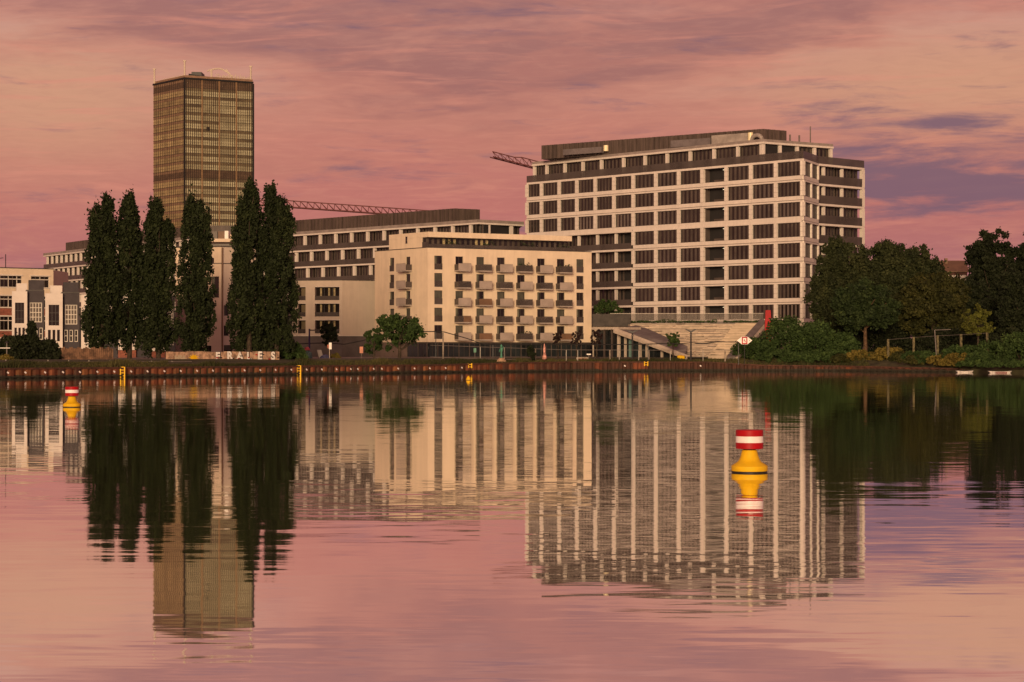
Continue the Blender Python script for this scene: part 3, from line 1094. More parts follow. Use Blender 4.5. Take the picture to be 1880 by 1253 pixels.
# left facade
ops, winlist = [], []
for px, wpx in ((719.2, 8.6), (748.8, 8.6)):
    ua, ub = fl.u(px - wpx / 2), fl.u(px + wpx / 2)
    for k in rows5:
        zt = Z1 - ASTO * k
        ops.append((ua, ub, zt - 2.35, zt))
        winlist.append((ua, ub, zt - 2.35, 2.35, px < 730))
fl.put('wall', wall_with_openings(0, fl.L, ZB, ZW, ops, 0.32, M_CREAM), 0, 0, 0)
for ua, ub, z, h, rail in winlist:
    fl.put('window', flat_window(ub - ua, h, random.randrange(8)), ua, 0.26, z)
    if rail:
        fl.put('window_guard', boxmesh(ub - ua, 0.04, 1.0, M_RAILG, 'window_guard'), ua, 0.03, z + 0.02)
for k in range(4):
    balcony(fl, front(fl, 1.3).u(727.5), front(fl, 1.3).u(744.5), Z1 - ASTO * k - 2.37, 'P', 90 + k, dp=1.3)
# roof edge, penthouse with its overhanging lid
top = [Vector(aL) - fl.inw * 0.04, Vector(aC) - fl.inw * 0.04 - fr2.inw * 0.04, Vector(aR) - fr2.inw * 0.04, Vector(aR) + Vector((-4, 12)), Vector(aL) + Vector((3, 12))]
obj('roof_edge', MB().prism([rel(flats, p) for p in top], ZW + 0.01 - GROUND, ZW + 0.14 - GROUND, M_FRAME, M_ROOF).data('roof_edge'), flats)
ph_l, ph_c, ph_r = Vector(fl.xy(fl.u(711), 0.35)), Vector(aC) + fl.inw * 0.35 + fr2.inw * 0.35, Vector(fr2.xy(fr2.u(1052), 0.35))
split = Vector(fl.xy(fl.u(772), 0.35))
ZP = 23.45
lid = [ph_l, ph_c, ph_r, ph_r + Vector((-3, 9)), ph_l + Vector((3, 9))]
obj('penthouse_lid', MB().prism([rel(flats, p) for p in lid], ZP - 0.9 - GROUND, ZP - GROUND, M_CREAM, M_ROOF).data('penthouse_lid'), flats)
blk = [ph_l + fl.inw * 0.01, split + fl.inw * 0.01, split + fl.inw * 0.01 + Vector((3, 6)), ph_l + Vector((3, 8.5))]
obj('penthouse_wall', MB().prism([rel(flats, p) for p in blk], ZW + 0.15 - GROUND, ZP - 0.91 - GROUND, M_CREAM).data('penthouse_wall'), flats)
fpw = Frame(flats, ph_l, split)
fpw.put('penthouse_window', boxmesh(0.5, 0.08, 1.2, M_GLASS, 'penthouse_window'), fpw.u(745), -0.07, ZW + 1.0)
gin = Frame(flats, ph_c + fr2.inw * 1.6, ph_r + fr2.inw * 1.6)
ng = 9
for i in range(ng):
    wd = gin.L / ng
    gin.put('penthouse_glazing', office_window(wd - 0.05, ZP - 0.92 - ZW - 0.16, random.choice([M_CURT, M_BLIND, M_BLIND2, M_BLIND]), 3), i * wd, 0.0, ZW + 0.15)
pin = [split + Vector((0.5, 2.2)), gin.a + gin.inw * 0.3, gin.b + gin.inw * 0.3, gin.b + Vector((-3, 6)), split + Vector((4, 6))]
obj('penthouse_core', MB().prism([rel(flats, p) for p in pin], ZW + 0.15 - GROUND, ZP - 0.92 - GROUND, M_DARK).data('penthouse_core'), flats)
tr = Frame(flats, split, ph_c)
tr.put('roof_railing', boxmesh(tr.L, 0.05, 0.9, M_RAILG, 'roof_railing'), 0, -0.02, ZW + 0.15)
for i in range(8):
    wd = (fr2.L - 3.6) / 8
    fr2.put('roof_railing', boxmesh(wd - 0.03, 0.05, 0.55, M_RAILG, 'roof_railing'), 0.4 + i * wd, 0.4, ZW + 0.15)
    if i % 2:
        fr2.put('plants', planter_mesh(300 + i, wd * 0.7), 0.6 + i * wd, 0.7, ZW - 0.1)
# shop front under the flats
M_SHOPG = mat('shop_glass', (0.020, 0.024, 0.026), 0.1, var=0.4, scale=0.2)
for fr_, n_ in ((fr2, 16), (fl, 5)):
    for i in range(n_):
        wd = fr_.L / n_
        if fr_ is fl and i < 3:
            fr_.put('plinth', boxmesh(wd, 0.3, ZB - GROUND - 0.02, mat('plinth_brown', (0.17, 0.12, 0.10), 0.8), 'plinth'), i * wd, 0.15, GROUND)
            continue

        def shop(wd=wd):
            mb = MB().box(0.06, wd - 0.06, 0.1, 0.16, 0.1, 2.4, M_SHOPG).box(0, 0.1, 0, 0.2, 0, 2.5, M_BLIND2)
            mb.box(0.1, wd, 0.02, 0.18, 2.3, 2.5, M_FRAME).box(0.1, wd, 0.02, 0.18, 0, 0.12, M_FRAME)
            mb.box(wd * 0.5, wd * 0.5 + 0.06, 0.03, 0.1, 0.12, 2.3, M_FRAME)
            return mb.data('shop_window')
        fr_.put('shop_window', cached(('shop', round(wd, 2)), shop), i * wd, 0.2, GROUND)

# ------------------------------------------------------------------ beige corner house with loggias
cA, cB, cC = pt(536, 376), pt(628, 374), pt(690, 377)
corner = thing('corner_house', 'beige corner house with wide curtained windows beside the cream flats', 'apartment building', (cA[0], cA[1], GROUND))
k1, k2 = Frame(corner, cA, cB), Frame(corner, cB, cC)
ZC, ZCB = k1.z(600, 515.5), k1.z(600, 617.5)
ops, wl = [], []
for (xa, xb) in ((547, 561), (578, 623)):
    for (ya, yb_) in ((527.5, 551.5), (558, 581.5), (588.5, 612.5)):
        o_ = (k1.u(xa), k1.u(xb), k1.z(600, yb_), k1.z(600, ya))
        ops.append(o_)
        wl.append(o_)
k1.put('wall', wall_with_openings(0, k1.L, ZCB, ZC, ops, 0.8, M_BEIGE), 0, 0, 0)
k2.put('wall', wall_with_openings(0, k2.L, ZCB, ZC, [], 0.8, M_BEIGE), 0, 0, 0)
for a_, b_, z0, z1 in wl:
    wd, ht = b_ - a_, z1 - z0

    def lw(wd=wd, ht=ht):
        mb = MB().box(0, wd, 0, 0.06, 0, ht, M_GLASS)
        mb.box(0, wd, -0.05, -0.002, ht - 0.1, ht, M_FRAME)
        if wd > 2:
            for f in (0.17, 0.50, 0.72):
                mb.box(wd * f, wd * f + 0.34, -0.04, -0.003, 0.1, ht - 0.1, M_CURT)
            for f in (0.33, 0.66):
                mb.box(wd * f, wd * f + 0.08, -0.06, -0.041, 0, ht - 0.1, M_FRAME)
        else:
            mb.box(wd * 0.3, wd * 0.85, -0.04, -0.003, 0.6, ht - 0.15, mat('beige_curtain', (0.16, 0.12, 0.07), 0.8))
        return mb.data('window')
    win = k1.put('window', cached(('lw', round(wd, 2), round(ht, 2)), lw), a_, 0.7, z0)
    k1.put('window_guard', boxmesh(wd, 0.05, 0.75, M_RAILG, 'window_guard'), a_, 0.05, z0 + 0.01)
    k1.put('window_trim', boxmesh(wd + 0.2, 0.08, 0.1, M_PALEF, 'window_trim'), a_ - 0.1, -0.06, z1 + 0.02)
fp = [Vector(cA) + k1.inw * 0.85, Vector(cB) + k1.inw * 0.85, Vector(cC) + k2.inw * 0.85, Vector(cC) + Vector((0, 12)), Vector(cA) + Vector((0, 12))]
obj('core', MB().prism([rel(corner, p) for p in fp], 0.02, ZC - 0.05 - GROUND, M_DARK, M_ROOF).data('core'), corner)
for fr_ in (k1, k2):
    fr_.put('plinth', boxmesh(fr_.L - 0.02, 0.5, ZCB - GROUND - 0.02, mat('plinth_grey', (0.12, 0.095, 0.09), 0.8, var=0.1), 'plinth'), 0.01, 0.12, GROUND)
    fr_.put('base_ledge', boxmesh(fr_.L - 0.02, 0.3, 0.14, M_PALEF, 'base_ledge'), 0.01, -0.08, ZCB - 0.01)
    fr_.put('roof_edge', boxmesh(fr_.L - 0.02, 1.0, 0.12, M_FRAME, 'roof_edge'), 0.01, -0.05, ZC + 0.01)

# ------------------------------------------------------------------ cream stair tower block behind the middle poplars
bA, bB, bC = pt(322, 352), pt(406, 349), pt(470, 352)
blockh = thing('cream_house', 'tall cream house with a downpipe and few windows behind the lone poplar', 'house', (bA[0], bA[1], GROUND))
b1, b2 = Frame(blockh, bA, bB), Frame(blockh, bB, bC)
ZH = b1.z(390, 454)


def rect(fr_, xa, xb, ya, yb_):
    return (fr_.u(xa), fr_.u(xb), fr_.z((xa + xb) / 2, yb_), fr_.z((xa + xb) / 2, ya))


o1 = [rect(b1, 383, 393, 474, 485), rect(b1, 388, 402, 508, 547), rect(b1, 340, 352, 508, 547), rect(b1, 376, 388, 635, 648), rect(b1, 345, 353, 600, 620)]
o2 = [rect(b2, 411, 420, 561, 580), rect(b2, 411, 420, 598, 617), rect(b2, 411, 428, 634, 648), rect(b2, 440, 450, 561, 580)]
for fr_, o_, m in ((b1, o1, M_CREAM), (b2, o2, M_BEIGE)):
    fr_.put('wall', wall_with_openings(0, fr_.L, GROUND + 0.0, ZH, o_, 0.4, m), 0, 0, 0)
    for a_, b_, z0, z1 in o_:
        fr_.put('window', flat_window(b_ - a_, z1 - z0, random.randrange(8)), a_, 0.3, z0)
    fr_.put('cornice', boxmesh(fr_.L + 0.1, 0.9, 0.16, M_FRAME, 'cornice'), -0.05, -0.12, ZH + 0.01)
    fr_.put('string_course', boxmesh(fr_.L, 0.06, 0.12, M_ANTH, 'string_course'), 0, -0.05, fr_.z(400, 484.5))
b2.put('downpipe', cached('dp', lambda: MB().bar((0, 0, 0), (0, 0, ZH - GROUND - 0.2), 0.13, M_BROWNP, 8).data('downpipe')), 0.15, -0.16, GROUND + 0.1)
fp = [Vector(bA) + b1.inw * 0.45, Vector(bB) + b1.inw * 0.45, Vector(bC) + b2.inw * 0.45, Vector(bC) + Vector((0, 11)), Vector(bA) + Vector((0, 11))]
obj('core', MB().prism([rel(blockh, p) for p in fp], 0.02, ZH - 0.05 - GROUND, M_DARK, M_ROOF).data('core'), blockh)
pb = Frame(blockh, pt(380, 356), pt(440, 356))
pb.put('roof_lid', boxmesh(pb.L + 1.0, 6, 0.55, M_CREAM, 'roof_lid'), -0.5, -2.5, pb.z(400, 446))
for xa, xb, ya, yb_, m in ((382, 399, 425, 440, M_BLIND), (400, 412, 425, 440, M_BROWNP), (412, 419, 424, 441, M_BWHITE), (422, 436, 430, 441, M_CREAM)):
    ua, ub = pb.u(xa), pb.u(xb)
    pb.put('roof_box', boxmesh(ub - ua - 0.02, 2.5, pb.z(400, ya) - pb.z(400, yb_), m, 'roof_box'), ua, 0.3, pb.z(400, yb_))

# ------------------------------------------------------------------ terrace houses on the left
def terrace_house(pxa, pxm, pxb, pxd, Ya, Yb, label, ytop, lower):
    """white projecting bay pxa..pxm.. and dark part up to pxb"""
    r = thing('terrace_house', label, 'house', (*pt(pxa, Ya), GROUND), 'terrace houses by the river')
    f1 = Frame(r, pt(pxa, Ya), pt(pxm, Ya + (Yb - Ya) * 0.5))
    f2 = Frame(r, pt(pxm, Ya + (Yb - Ya) * 0.5 + 0.9), pt(pxb, Yb + 0.9))
    zt = f1.z(pxa, ytop)
    o1, o2 = [], []
    wpx, dpx = pxm - pxa, pxb - pxm

    def R(f, base, w_, ua, ub, ya, yb_):
        return (f.u(base + w_ * ua), f.u(base + w_ * ub), f.z(base + w_ * 0.5, yb_), f.z(base + w_ * 0.5, ya))
    dy = ytop - 535
    big = R(f1, pxa, wpx, 0.20, 0.80, 556 + dy, 594 + dy)
    o1.append(big)
    for q in range(3):
        o1.append(R(f1, pxa, wpx, 0.16 + 0.26 * q, 0.32 + 0.26 * q, 602 + dy, 623 + dy))
    b2_ = R(f2, pxm, dpx, 0.14, 0.86, 556 + dy, 592 + dy)
    o2.append(b2_)
    for q in range(3):
        o2.append(R(f2, pxm, dpx, 0.10 + 0.30 * q, 0.30 + 0.30 * q, 602 + dy, 624 + dy))
    zb = f1.z(pxa, 635 + dy)
    f1.put('bay_wall', wall_with_openings(0, f1.L, zb, zt, o1, 0.5, M_HWHITE), 0, 0, 0)
    f2.put('wall', wall_with_openings(-0.3, f2.L, GROUND - 0.2, zt + 0.1, o2, 0.4, M_ANTH), 0, 0, 0)
    for j, (a_, b_, z0, z1) in enumerate(o1):
        w_ = f1.put('window', boxmesh(b_ - a_, 0.06, z1 - z0, M_GLASS, 'window'), a_, 0.35, z0)
        if j == 0:
            for t_ in (0.3, 0.65):
                f1.put('glazing_bar', boxmesh(0.07, 0.05, z1 - z0, M_FRAME, 'glazing_bar'), a_ + (b_ - a_) * t_, 0.28, z0, parent=w_)
            for t_ in (0.2, 0.6):
                f1.put('glazing_bar', boxmesh(b_ - a_, 0.05, 0.07, M_FRAME, 'glazing_bar'), a_, 0.22, z0 + (z1 - z0) * t_, parent=w_)
    for j, (a_, b_, z0, z1) in enumerate(o2):
        w_ = f2.put('window', boxmesh(b_ - a_, 0.06, z1 - z0, M_GLASS if j else M_BLIND2, 'window'), a_, 0.2, z0)
        nv, nh = (4, 4) if j == 0 else (1, 2)
        for t_ in range(nv + 1):
            f2.put('glazing_bar', boxmesh(0.11, 0.05, z1 - z0, M_PALEF, 'glazing_bar'), a_ + (b_ - a_ - 0.11) * t_ / nv, 0.13, z0, parent=w_)
        for t_ in range(nh + 1):
            f2.put('glazing_bar', boxmesh(b_ - a_, 0.05, 0.11, M_PALEF, 'glazing_bar'), a_, 0.07, z0 + (z1 - z0 - 0.11) * t_ / nh, parent=w_)
    fp_ = [Vector(f1.xy(0, 0.52)), Vector(f1.xy(f1.L, 0.52)), Vector(f2.xy(0, 0.42)), Vector(f2.xy(f2.L, 0.42)), Vector(f2.xy(f2.L, 9)), Vector(f1.xy(0.6, 9.5))]
    obj('core', MB().prism([rel(r, p) for p in fp_], 0.02, zt - 0.03 - GROUND, M_DARK, M_ROOF).data('core'), r)
    f1.put('base_wall', boxmesh(f1.L - 0.02, 0.4, zb - GROUND - 0.02, M_BRICK, 'base_wall'), 0.01, 0.35, GROUND)
    f2.put('roof_edge', boxmesh(f2.L + 0.2, 0.6, 0.15, M_FRAME, 'roof_edge'), -0.2, -0.06, zt + 0.11)
    f2.put('roof_room', boxmesh(f2.L * 0.9, 4.0, 1.9, lower, 'roof_room'), 0.2, 3.0, zt + 0.02)
    f1.put('roof_room', boxmesh(f1.L * 0.7, 2.5, 1.4, M_HWHITE, 'roof_room'), 0.8, 4.0, zt - 0.02)
    return r


TH = [(22, 50, 81.5, 'white and dark terrace house beside the cream and brick block', 535, M_ANTH),
      (83, 115, 146, 'terrace house with white bay and arched lower windows near the first poplar', 539, M_ANTH),
      (149, 184, 215, 'terrace house with white bay half hidden by the first slender poplar', 541, M_HWHITE),
      (217, 250, 277, 'terrace house mostly hidden between the slender poplars', 543, M_ANTH),
      (279, 304, 321, 'narrow terrace house next to the tall cream house', 545, M_BLIND)]
for i, (pa, pm, pb_, lb, yt, lo) in enumerate(TH):
    Ya = 338 + i * 1.3
    terrace_house(pa, pm, pb_, 0, Ya, Ya + 1.2, lb, yt, lo)

# cream and brick block at the far left
eA, eB = pt(-60, 362), pt(98, 372)
brickb = thing('brick_block', 'low cream topped block with red brick lower floors beside the terrace houses', 'building', (*eA, GROUND))
e1 = Frame(brickb, eA, eB)
z = lambda y: e1.z(20, y)
o_ = []
for xa, xb in ((-48, 40), (57, 91)):
    o_.append((e1.u(xa), e1.u(xb), z(527), z(507)))
    o_.append((e1.u(xa), e1.u(xb if xb < 50 else 90), z(564), z(544)))
    o_.append((e1.u(xa), e1.u(xb if xb < 50 else 90), z(606), z(582)))
    o_.append((e1.u(xa), e1.u(xb if xb < 50 else 90), z(645), z(622)))
e1.put('upper_wall', wall_with_openings(0, e1.L, z(565), z(493), [q for q in o_ if q[2] > z(566)], 0.4, M_CREAM), 0, 0, 0)
e1.put('brick_wall', wall_with_openings(0, e1.L, GROUND, z(566), [q for q in o_ if q[3] < z(566)], 0.4, M_BRICK), 0, 0, 0)
for a_, b_, z0, z1 in o_:
    w_ = e1.put('window', boxmesh(b_ - a_, 0.06, z1 - z0, M_GLASS, 'window'), a_, 0.25, z0)
    nn = max(3, int((b_ - a_) / 0.8))
    for t_ in range(nn + 1):
        e1.put('glazing_bar', boxmesh(0.12, 0.06, z1 - z0, M_PALEF if t_ % 2 == 0 else M_BLIND2, 'glazing_bar'), a_ + (b_ - a_ - 0.12) * t_ / nn, 0.16, z0, parent=w_)
    e1.put('glazing_bar', boxmesh(b_ - a_, 0.06, 0.14, M_PALEF, 'glazing_bar'), a_, 0.08, z0 + (z1 - z0) * 0.68, parent=w_)
    e1.put('lintel', boxmesh(b_ - a_ + 0.3, 0.14, 0.22, M_PALEF, 'lintel'), a_ - 0.15, -0.12, z1 + 0.02)
    e1.put('window_sill', boxmesh(b_ - a_ + 0.3, 0.14, 0.18, M_PALEF, 'window_sill'), a_ - 0.15, -0.12, z0 - 0.2)
fp = [Vector(eA) + e1.inw * 0.45, Vector(eB) + e1.inw * 0.45, Vector(eB) + Vector((-0.3, 14)), Vector(eA) + Vector((0, 14))]
obj('core', MB().prism([rel(brickb, p) for p in fp], 0.02, z(493) - 0.05 - GROUND, M_CREAM, M_ROOF).data('core'), brickb)
e1.put('roof_edge', boxmesh(e1.L + 0.2, 1, 0.14, M_FRAME, 'roof_edge'), -0.1, -0.1, z(493) + 0.01)
e1.put('aerial', cached('aer', lambda: MB().bar((0, 0, 0), (0, 0, 2.2), 0.06, M_DSTEEL, 5).bar((-1.4, 0, 1.5), (1.6, 0, 1.9), 0.06, M_DSTEEL, 5).data('aerial')), e1.u(4), 3, z(493))
e1.put('aerial', cached('aer2', lambda: MB().bar((0, 0, 0), (0, 0, 2.6), 0.08, M_DSTEEL, 5).data('aerial')), e1.u(29), 4, z(493))

# small brown house between the trees on the right
rh = thing('brown_house', 'small brown roofed house seen between the dark trees', 'house', (*pt(1726, 425), GROUND))
hw = wx(1776, 425) - wx(1726, 425)
hz = wz(500, 425) - GROUND
mb = MB().box(0, hw, 0, 9, 0, hz, mat('dull_brick', (0.10, 0.045, 0.035), 0.9))
obj('wall', mb.data('wall'), rh)
obj('roof', MB().prism([(-0.4, -0.4), (hw + 0.4, -0.4), (hw + 0.4, 4.5), (-0.4, 4.5)], hz + 0.01, [hz + 0.2, hz + 0.2, hz + 2.5, hz + 2.5], M_BROWNP).data('roof'), rh)
obj('chimney', MB().box(hw * 0.3, hw * 0.3 + 0.5, 3, 4, hz + 1.2, hz + 2.9, M_BROWNP).data('chimney'), rh)
for q in range(3):
    obj('window', MB().box(0, 1.2, 0, 0.1, 0, 1.4, M_PALEF).data('window'), rh, (0.6 + q * 1.7, -0.12, hz - 2.0))

# ------------------------------------------------------------------ cranes
def crane(label, tip, root_, mastx, Y, wdt=1.6):
    """luffing jib crane; tip and root_ = (px, py) of the lower chord, mast hidden behind the building"""
    r = thing('crane', label, 'crane', (wx(mastx, Y), Y, GROUND), 'red construction cranes')
    a = Vector((wx(root_[0], Y), Y, wz(root_[1], Y)))
    b = Vector((wx(tip[0], Y), Y - 6, wz(tip[1], Y - 6)))
    dirv = (b - a).normalized()
    foot = Vector((wx(mastx, Y), Y, 0))
    foot.z = a.z + (foot.x - a.x) * dirv.z / dirv.x
    a = foot
    L = (b - a).length
    up = Vector((0, 0, 1)) - dirv * dirv.z
    up.normalize()
    sd = dirv.cross(up)
    n_ = int(L / (wdt * 1.05))
    mb = MB()

    def P(i, j):
        t_ = a + dirv * (L * i / n_)
        tw = wdt * (1.0 if i < n_ - 3 else 0.75)
        return t_ + (up * tw if j == 0 else sd * (wdt * 0.5 * (1 if j == 1 else -1)))
    for i in range(n_):
        for j in range(3):
            mb.bar(P(i, j), P(i + 1, j), 0.17 if j else 0.14, M_CRANE, 5)
        mb.bar(P(i, 1), P(i + 1, 0), 0.09, M_CRANE, 4)
        mb.bar(P(i, 0), P(i, 1), 0.08, M_CRANE, 4)
        mb.bar(P(i, 2), P(i + 1, 0), 0.09, M_CRANE, 4)
        mb.bar(P(i, 1), P(i + 1, 2), 0.08, M_CRANE, 4)
    o = obj('jib', mb.data('jib'), r, tuple(-r.location))
    mb = MB()
    mw_ = 1.0
    nz = int((foot.z - GROUND) / 2.2)
    for i in range(nz):
        z0, z1 = GROUND + (foot.z - GROUND) * i / nz, GROUND + (foot.z - GROUND) * (i + 1) / nz
        for sx in (-1, 1):
            for sy in (-1, 1):
                mb.bar((foot.x + sx * mw_, foot.y + sy * mw_, z0), (foot.x + sx * mw_, foot.y + sy * mw_, z1), 0.13, M_CRANE, 4)
        mb.bar((foot.x - mw_, foot.y - mw_, z0), (foot.x + mw_, foot.y - mw_, z1), 0.09, M_CRANE, 4)
        mb.bar((foot.x - mw_, foot.y + mw_, z0), (foot.x + mw_, foot.y + mw_, z1), 0.09, M_CRANE, 4)
    obj('mast', mb.data('mast'), r, tuple(-r.location))
    obj('cab', MB().box(-1.6, 1.6, -1.6, 1.6, 0, 2.0, M_CRANE).data('cab'), r, (0, 0, foot.z - GROUND - 1.0))


crane('lattice jib of a red crane rising behind the lower office wing', (480, 377.5), (735, 396), 800, 560, 1.7)
crane('lattice crane jib poking out behind the tall gridded office block', (892, 289), (980, 312), 1060, 560, 1.9)

# ------------------------------------------------------------------ terrace, wide steps and flanking walls
ZTER = 8.0
sY0, sY1 = 356.0, 371.0
podium = thing('terrace_podium', 'concrete terrace in front of the office block above the wide steps', 'terrace', (wx(1090, 372), 372, GROUND))
pa = [pt(1088, 374), pt(1400, 371.5), pt(1520, 378), pt(1500, 392), pt(1100, 430)]
obj('deck', MB().prism([rel(podium, p) for p in pa], 0.02, ZTER - GROUND, M_CONC).data('deck'), podium)
pf = Frame(podium, pt(1120, 374.2), pt(1402, 371.8))
for i in range(14):
    wd = pf.L / 14
    g = pf.put('glass_panel', boxmesh(wd - 0.05, 0.04, 1.25, mat('rail_glass', (0.13, 0.10, 0.085), 0.4, alpha=0.42, spec=0.2), 'glass_panel'), i * wd, 0.25, ZTER + 0.55)
    pf.put('rail_top', boxmesh(wd, 0.07, 0.05, M_PALEF, 'rail_top'), i * wd, 0.235, ZTER + 1.81)
pf.put('planter', boxmesh(pf.L, 0.9, 0.45, M_CONCD, 'planter'), 0, 0.6, ZTER + 0.01)

ts = Frame(podium, pt(1088, 373.6), pt(1158, 372.6))
ts.put('terrace_screen', boxmesh(ts.L, 0.2, wz(577, 373) - wz(599.5, 373), mat('dark_screen', (0.05, 0.04, 0.034), 0.7, var=0.25, scale=0.8), 'terrace_screen'), 0, -0.3, wz(599.5, 373))
steps = thing('wide_steps', 'wide flight of pale concrete seating steps between dark sloping walls', 'steps', (wx(1290, 356), 356, GROUND))
NS = 13
tl, tr_ = pt(1150, 372.5), pt(1398, 371.0)
bl, br = pt(1248, 352), pt(1338, 351)
for k in range(NS):
    f0, f1_ = k / NS, 1.0
    a_ = Vector(bl).lerp(Vector(tl), f0)
    b_ = Vector(br).lerp(Vector(tr_), f0)
    z0 = GROUND + (ZTER - GROUND - 0.1) * k / NS
    z1 = GROUND + (ZTER - GROUND - 0.1) * (k + 1) / NS
    a2 = Vector(bl).lerp(Vector(tl), min(1.0, f0 + 1.9 / NS))
    b2_ = Vector(br).lerp(Vector(tr_), min(1.0, f0 + 1.9 / NS))
    if k == NS - 1:
        a2, b2_ = Vector(tl) + Vector((0, 1.6)), Vector(tr_) + Vector((0, 0.6))
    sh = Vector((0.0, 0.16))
    mb = MB().prism([rel(steps, p) for p in (a_ + sh, b_ + sh, b2_, a2)], z0 - GROUND + 0.0, z0 - GROUND + 0.12, M_CONCD)  # shadow gap under each step put in as a dark coloured band
    mb.prism([rel(steps, p) for p in (a_, b_, b2_, a2)], z0 - GROUND + 0.121, z1 - GROUND, mat('step_concrete_%d' % (k % 3), [(0.44, 0.345, 0.265), (0.38, 0.30, 0.235), (0.49, 0.385, 0.29)][k % 3], 0.85, var=0.16, scale=0.9, streak=0.3))
    # bright timber-like seat edge, in uneven lengths
    rs = random.Random(k)
    for q in range(4):
        t0 = rs.uniform(0.0, 0.75)
        t1 = t0 + rs.uniform(0.1, 0.25)
        p0, p1_ = a_.lerp(b_, t0), a_.lerp(b_, t1)
        c0, c1 = a_.lerp(a2, 0.25) - a_, b_.lerp(b2_, 0.25) - b_
        mb.prism([rel(steps, p) for p in (p0 - Vector((0, 0.10)), p1_ - Vector((0, 0.10)), p1_ + c1, p0 + c0)], z1 - GROUND + 0.005, z1 - GROUND + 0.10, mat('seat_boards', (0.58, 0.46, 0.34), 0.7))
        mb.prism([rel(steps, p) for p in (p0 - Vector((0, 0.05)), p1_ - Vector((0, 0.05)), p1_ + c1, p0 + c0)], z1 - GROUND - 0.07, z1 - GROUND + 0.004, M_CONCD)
    obj('step', mb.data('step'), steps)
# stair of fine treads along the right side
for k in range(26):
    f0 = k / 26
    a_ = Vector(pt(1300, 350.6)).lerp(Vector(pt(1352, 370.2)), f0)
    b_ = Vector(pt(1334, 350.4)).lerp(Vector(pt(1394, 370.0)), f0)
    zt_ = GROUND + (ZTER - GROUND) * (k + 1) / 26 + 0.12
    dv = (Vector(pt(1352, 370.2)) - Vector(pt(1300, 350.6))) / 26 * 1.02
    obj('tread', MB().prism([rel(steps, p) for p in (a_, b_, b_ + dv, a_ + dv)], zt_ - 0.55 - GROUND, zt_ - GROUND, mat('tread_concrete_%d' % (k % 2), [(0.52, 0.41, 0.30), (0.44, 0.345, 0.25)][k % 2], 0.85)).data('tread'), steps)


def flank(p0, p1, z0, z1, th, m, mcap, nm, hgt=1.1):
    a_, b_ = Vector(p0), Vector(p1)
    dd = (b_ - a_).normalized()
    pr = Vector((-dd.y, dd.x)) * th
    mb = MB().prism([rel(steps, p) for p in (a_, a_ - pr, b_ - pr, b_)][::-1], 0.0, [z1 + hgt - GROUND, z1 + hgt - GROUND, z0 + hgt - GROUND, z0 + hgt - GROUND], m)
    o = obj(nm, mb.data(nm), steps)
    cap = MB().prism([rel(steps, p) for p in (a_ + pr * 0.1, a_ - pr * 1.1, b_ - pr * 1.1, b_ + pr * 0.1)][::-1], [z1 + hgt - GROUND + 0.01, z1 + hgt - GROUND + 0.01, z0 + hgt + 0.01 - GROUND, z0 + hgt + 0.01 - GROUND],
                     [z1 + hgt - GROUND + 0.25, z1 + hgt - GROUND + 0.25, z0 + hgt + 0.25 - GROUND, z0 + hgt + 0.25 - GROUND], mcap)
    obj('wall_cap', cap.data('wall_cap'), o)


def ramp(nm, quad, m):
    """sloping slab: quad = four (px, Y, z) given round its outline"""
    P_ = [Vector((wx(p, y) - steps.location.x, y - steps.location.y, zz - GROUND)) for p, y, zz in quad]
    mb = MB()
    mb.poly(P_, m)
    dn = Vector((0, 0, -0.45))
    mb.poly([p + dn for p in reversed(P_)], m)
    for i in range(4):
        j = (i + 1) % 4
        mb.poly([P_[i] + dn, P_[j] + dn, P_[j], P_[i]], m)
    return obj(nm, mb.data(nm), steps)


# dark flanking wall on the left with its pale edge beam, dark flanking wall on the right
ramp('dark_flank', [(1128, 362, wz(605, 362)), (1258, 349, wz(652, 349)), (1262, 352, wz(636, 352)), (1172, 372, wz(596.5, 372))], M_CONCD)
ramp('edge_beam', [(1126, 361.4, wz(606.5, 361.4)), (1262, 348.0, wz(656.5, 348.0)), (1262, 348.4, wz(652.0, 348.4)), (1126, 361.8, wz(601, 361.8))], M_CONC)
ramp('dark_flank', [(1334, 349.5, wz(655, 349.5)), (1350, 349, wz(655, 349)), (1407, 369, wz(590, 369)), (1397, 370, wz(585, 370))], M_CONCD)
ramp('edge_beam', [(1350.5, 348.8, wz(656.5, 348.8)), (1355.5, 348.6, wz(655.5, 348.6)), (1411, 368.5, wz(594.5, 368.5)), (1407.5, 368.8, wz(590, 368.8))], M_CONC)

# glazed room under the terrace, left of the steps
room = thing('glazed_pavilion', 'dark glazed room with slim columns under the terrace beside the steps', 'pavilion', (*pt(1088, 365), GROUND))
q1 = Frame(room, pt(1088, 366), pt(1136, 362))
q2 = Frame(room, pt(1136, 362), pt(1256, 349.5))
zc = wz(605, 363)
q1.put('canopy', boxmesh(q1.L + 0.2, 6, 0.4, M_CONC, 'canopy'), 0, -0.3, wz(605.5, 364))
obj('dark_interior', MB().prism([rel(room, p) for p in (Vector(q1.xy(0, 1.0)), Vector(q1.xy(q1.L, 1.0)), Vector(q2.xy(q2.L - 2, 1.3)), Vector(pt(1250, 356)), Vector(pt(1170, 371)), Vector(pt(1090, 373)))],
                                0.02, [zc - GROUND - 0.1, zc - GROUND - 0.1, 0.5, 0.5, zc - GROUND - 0.1, zc - GROUND - 0.1], M_SHOPG).data('dark_interior'), room)
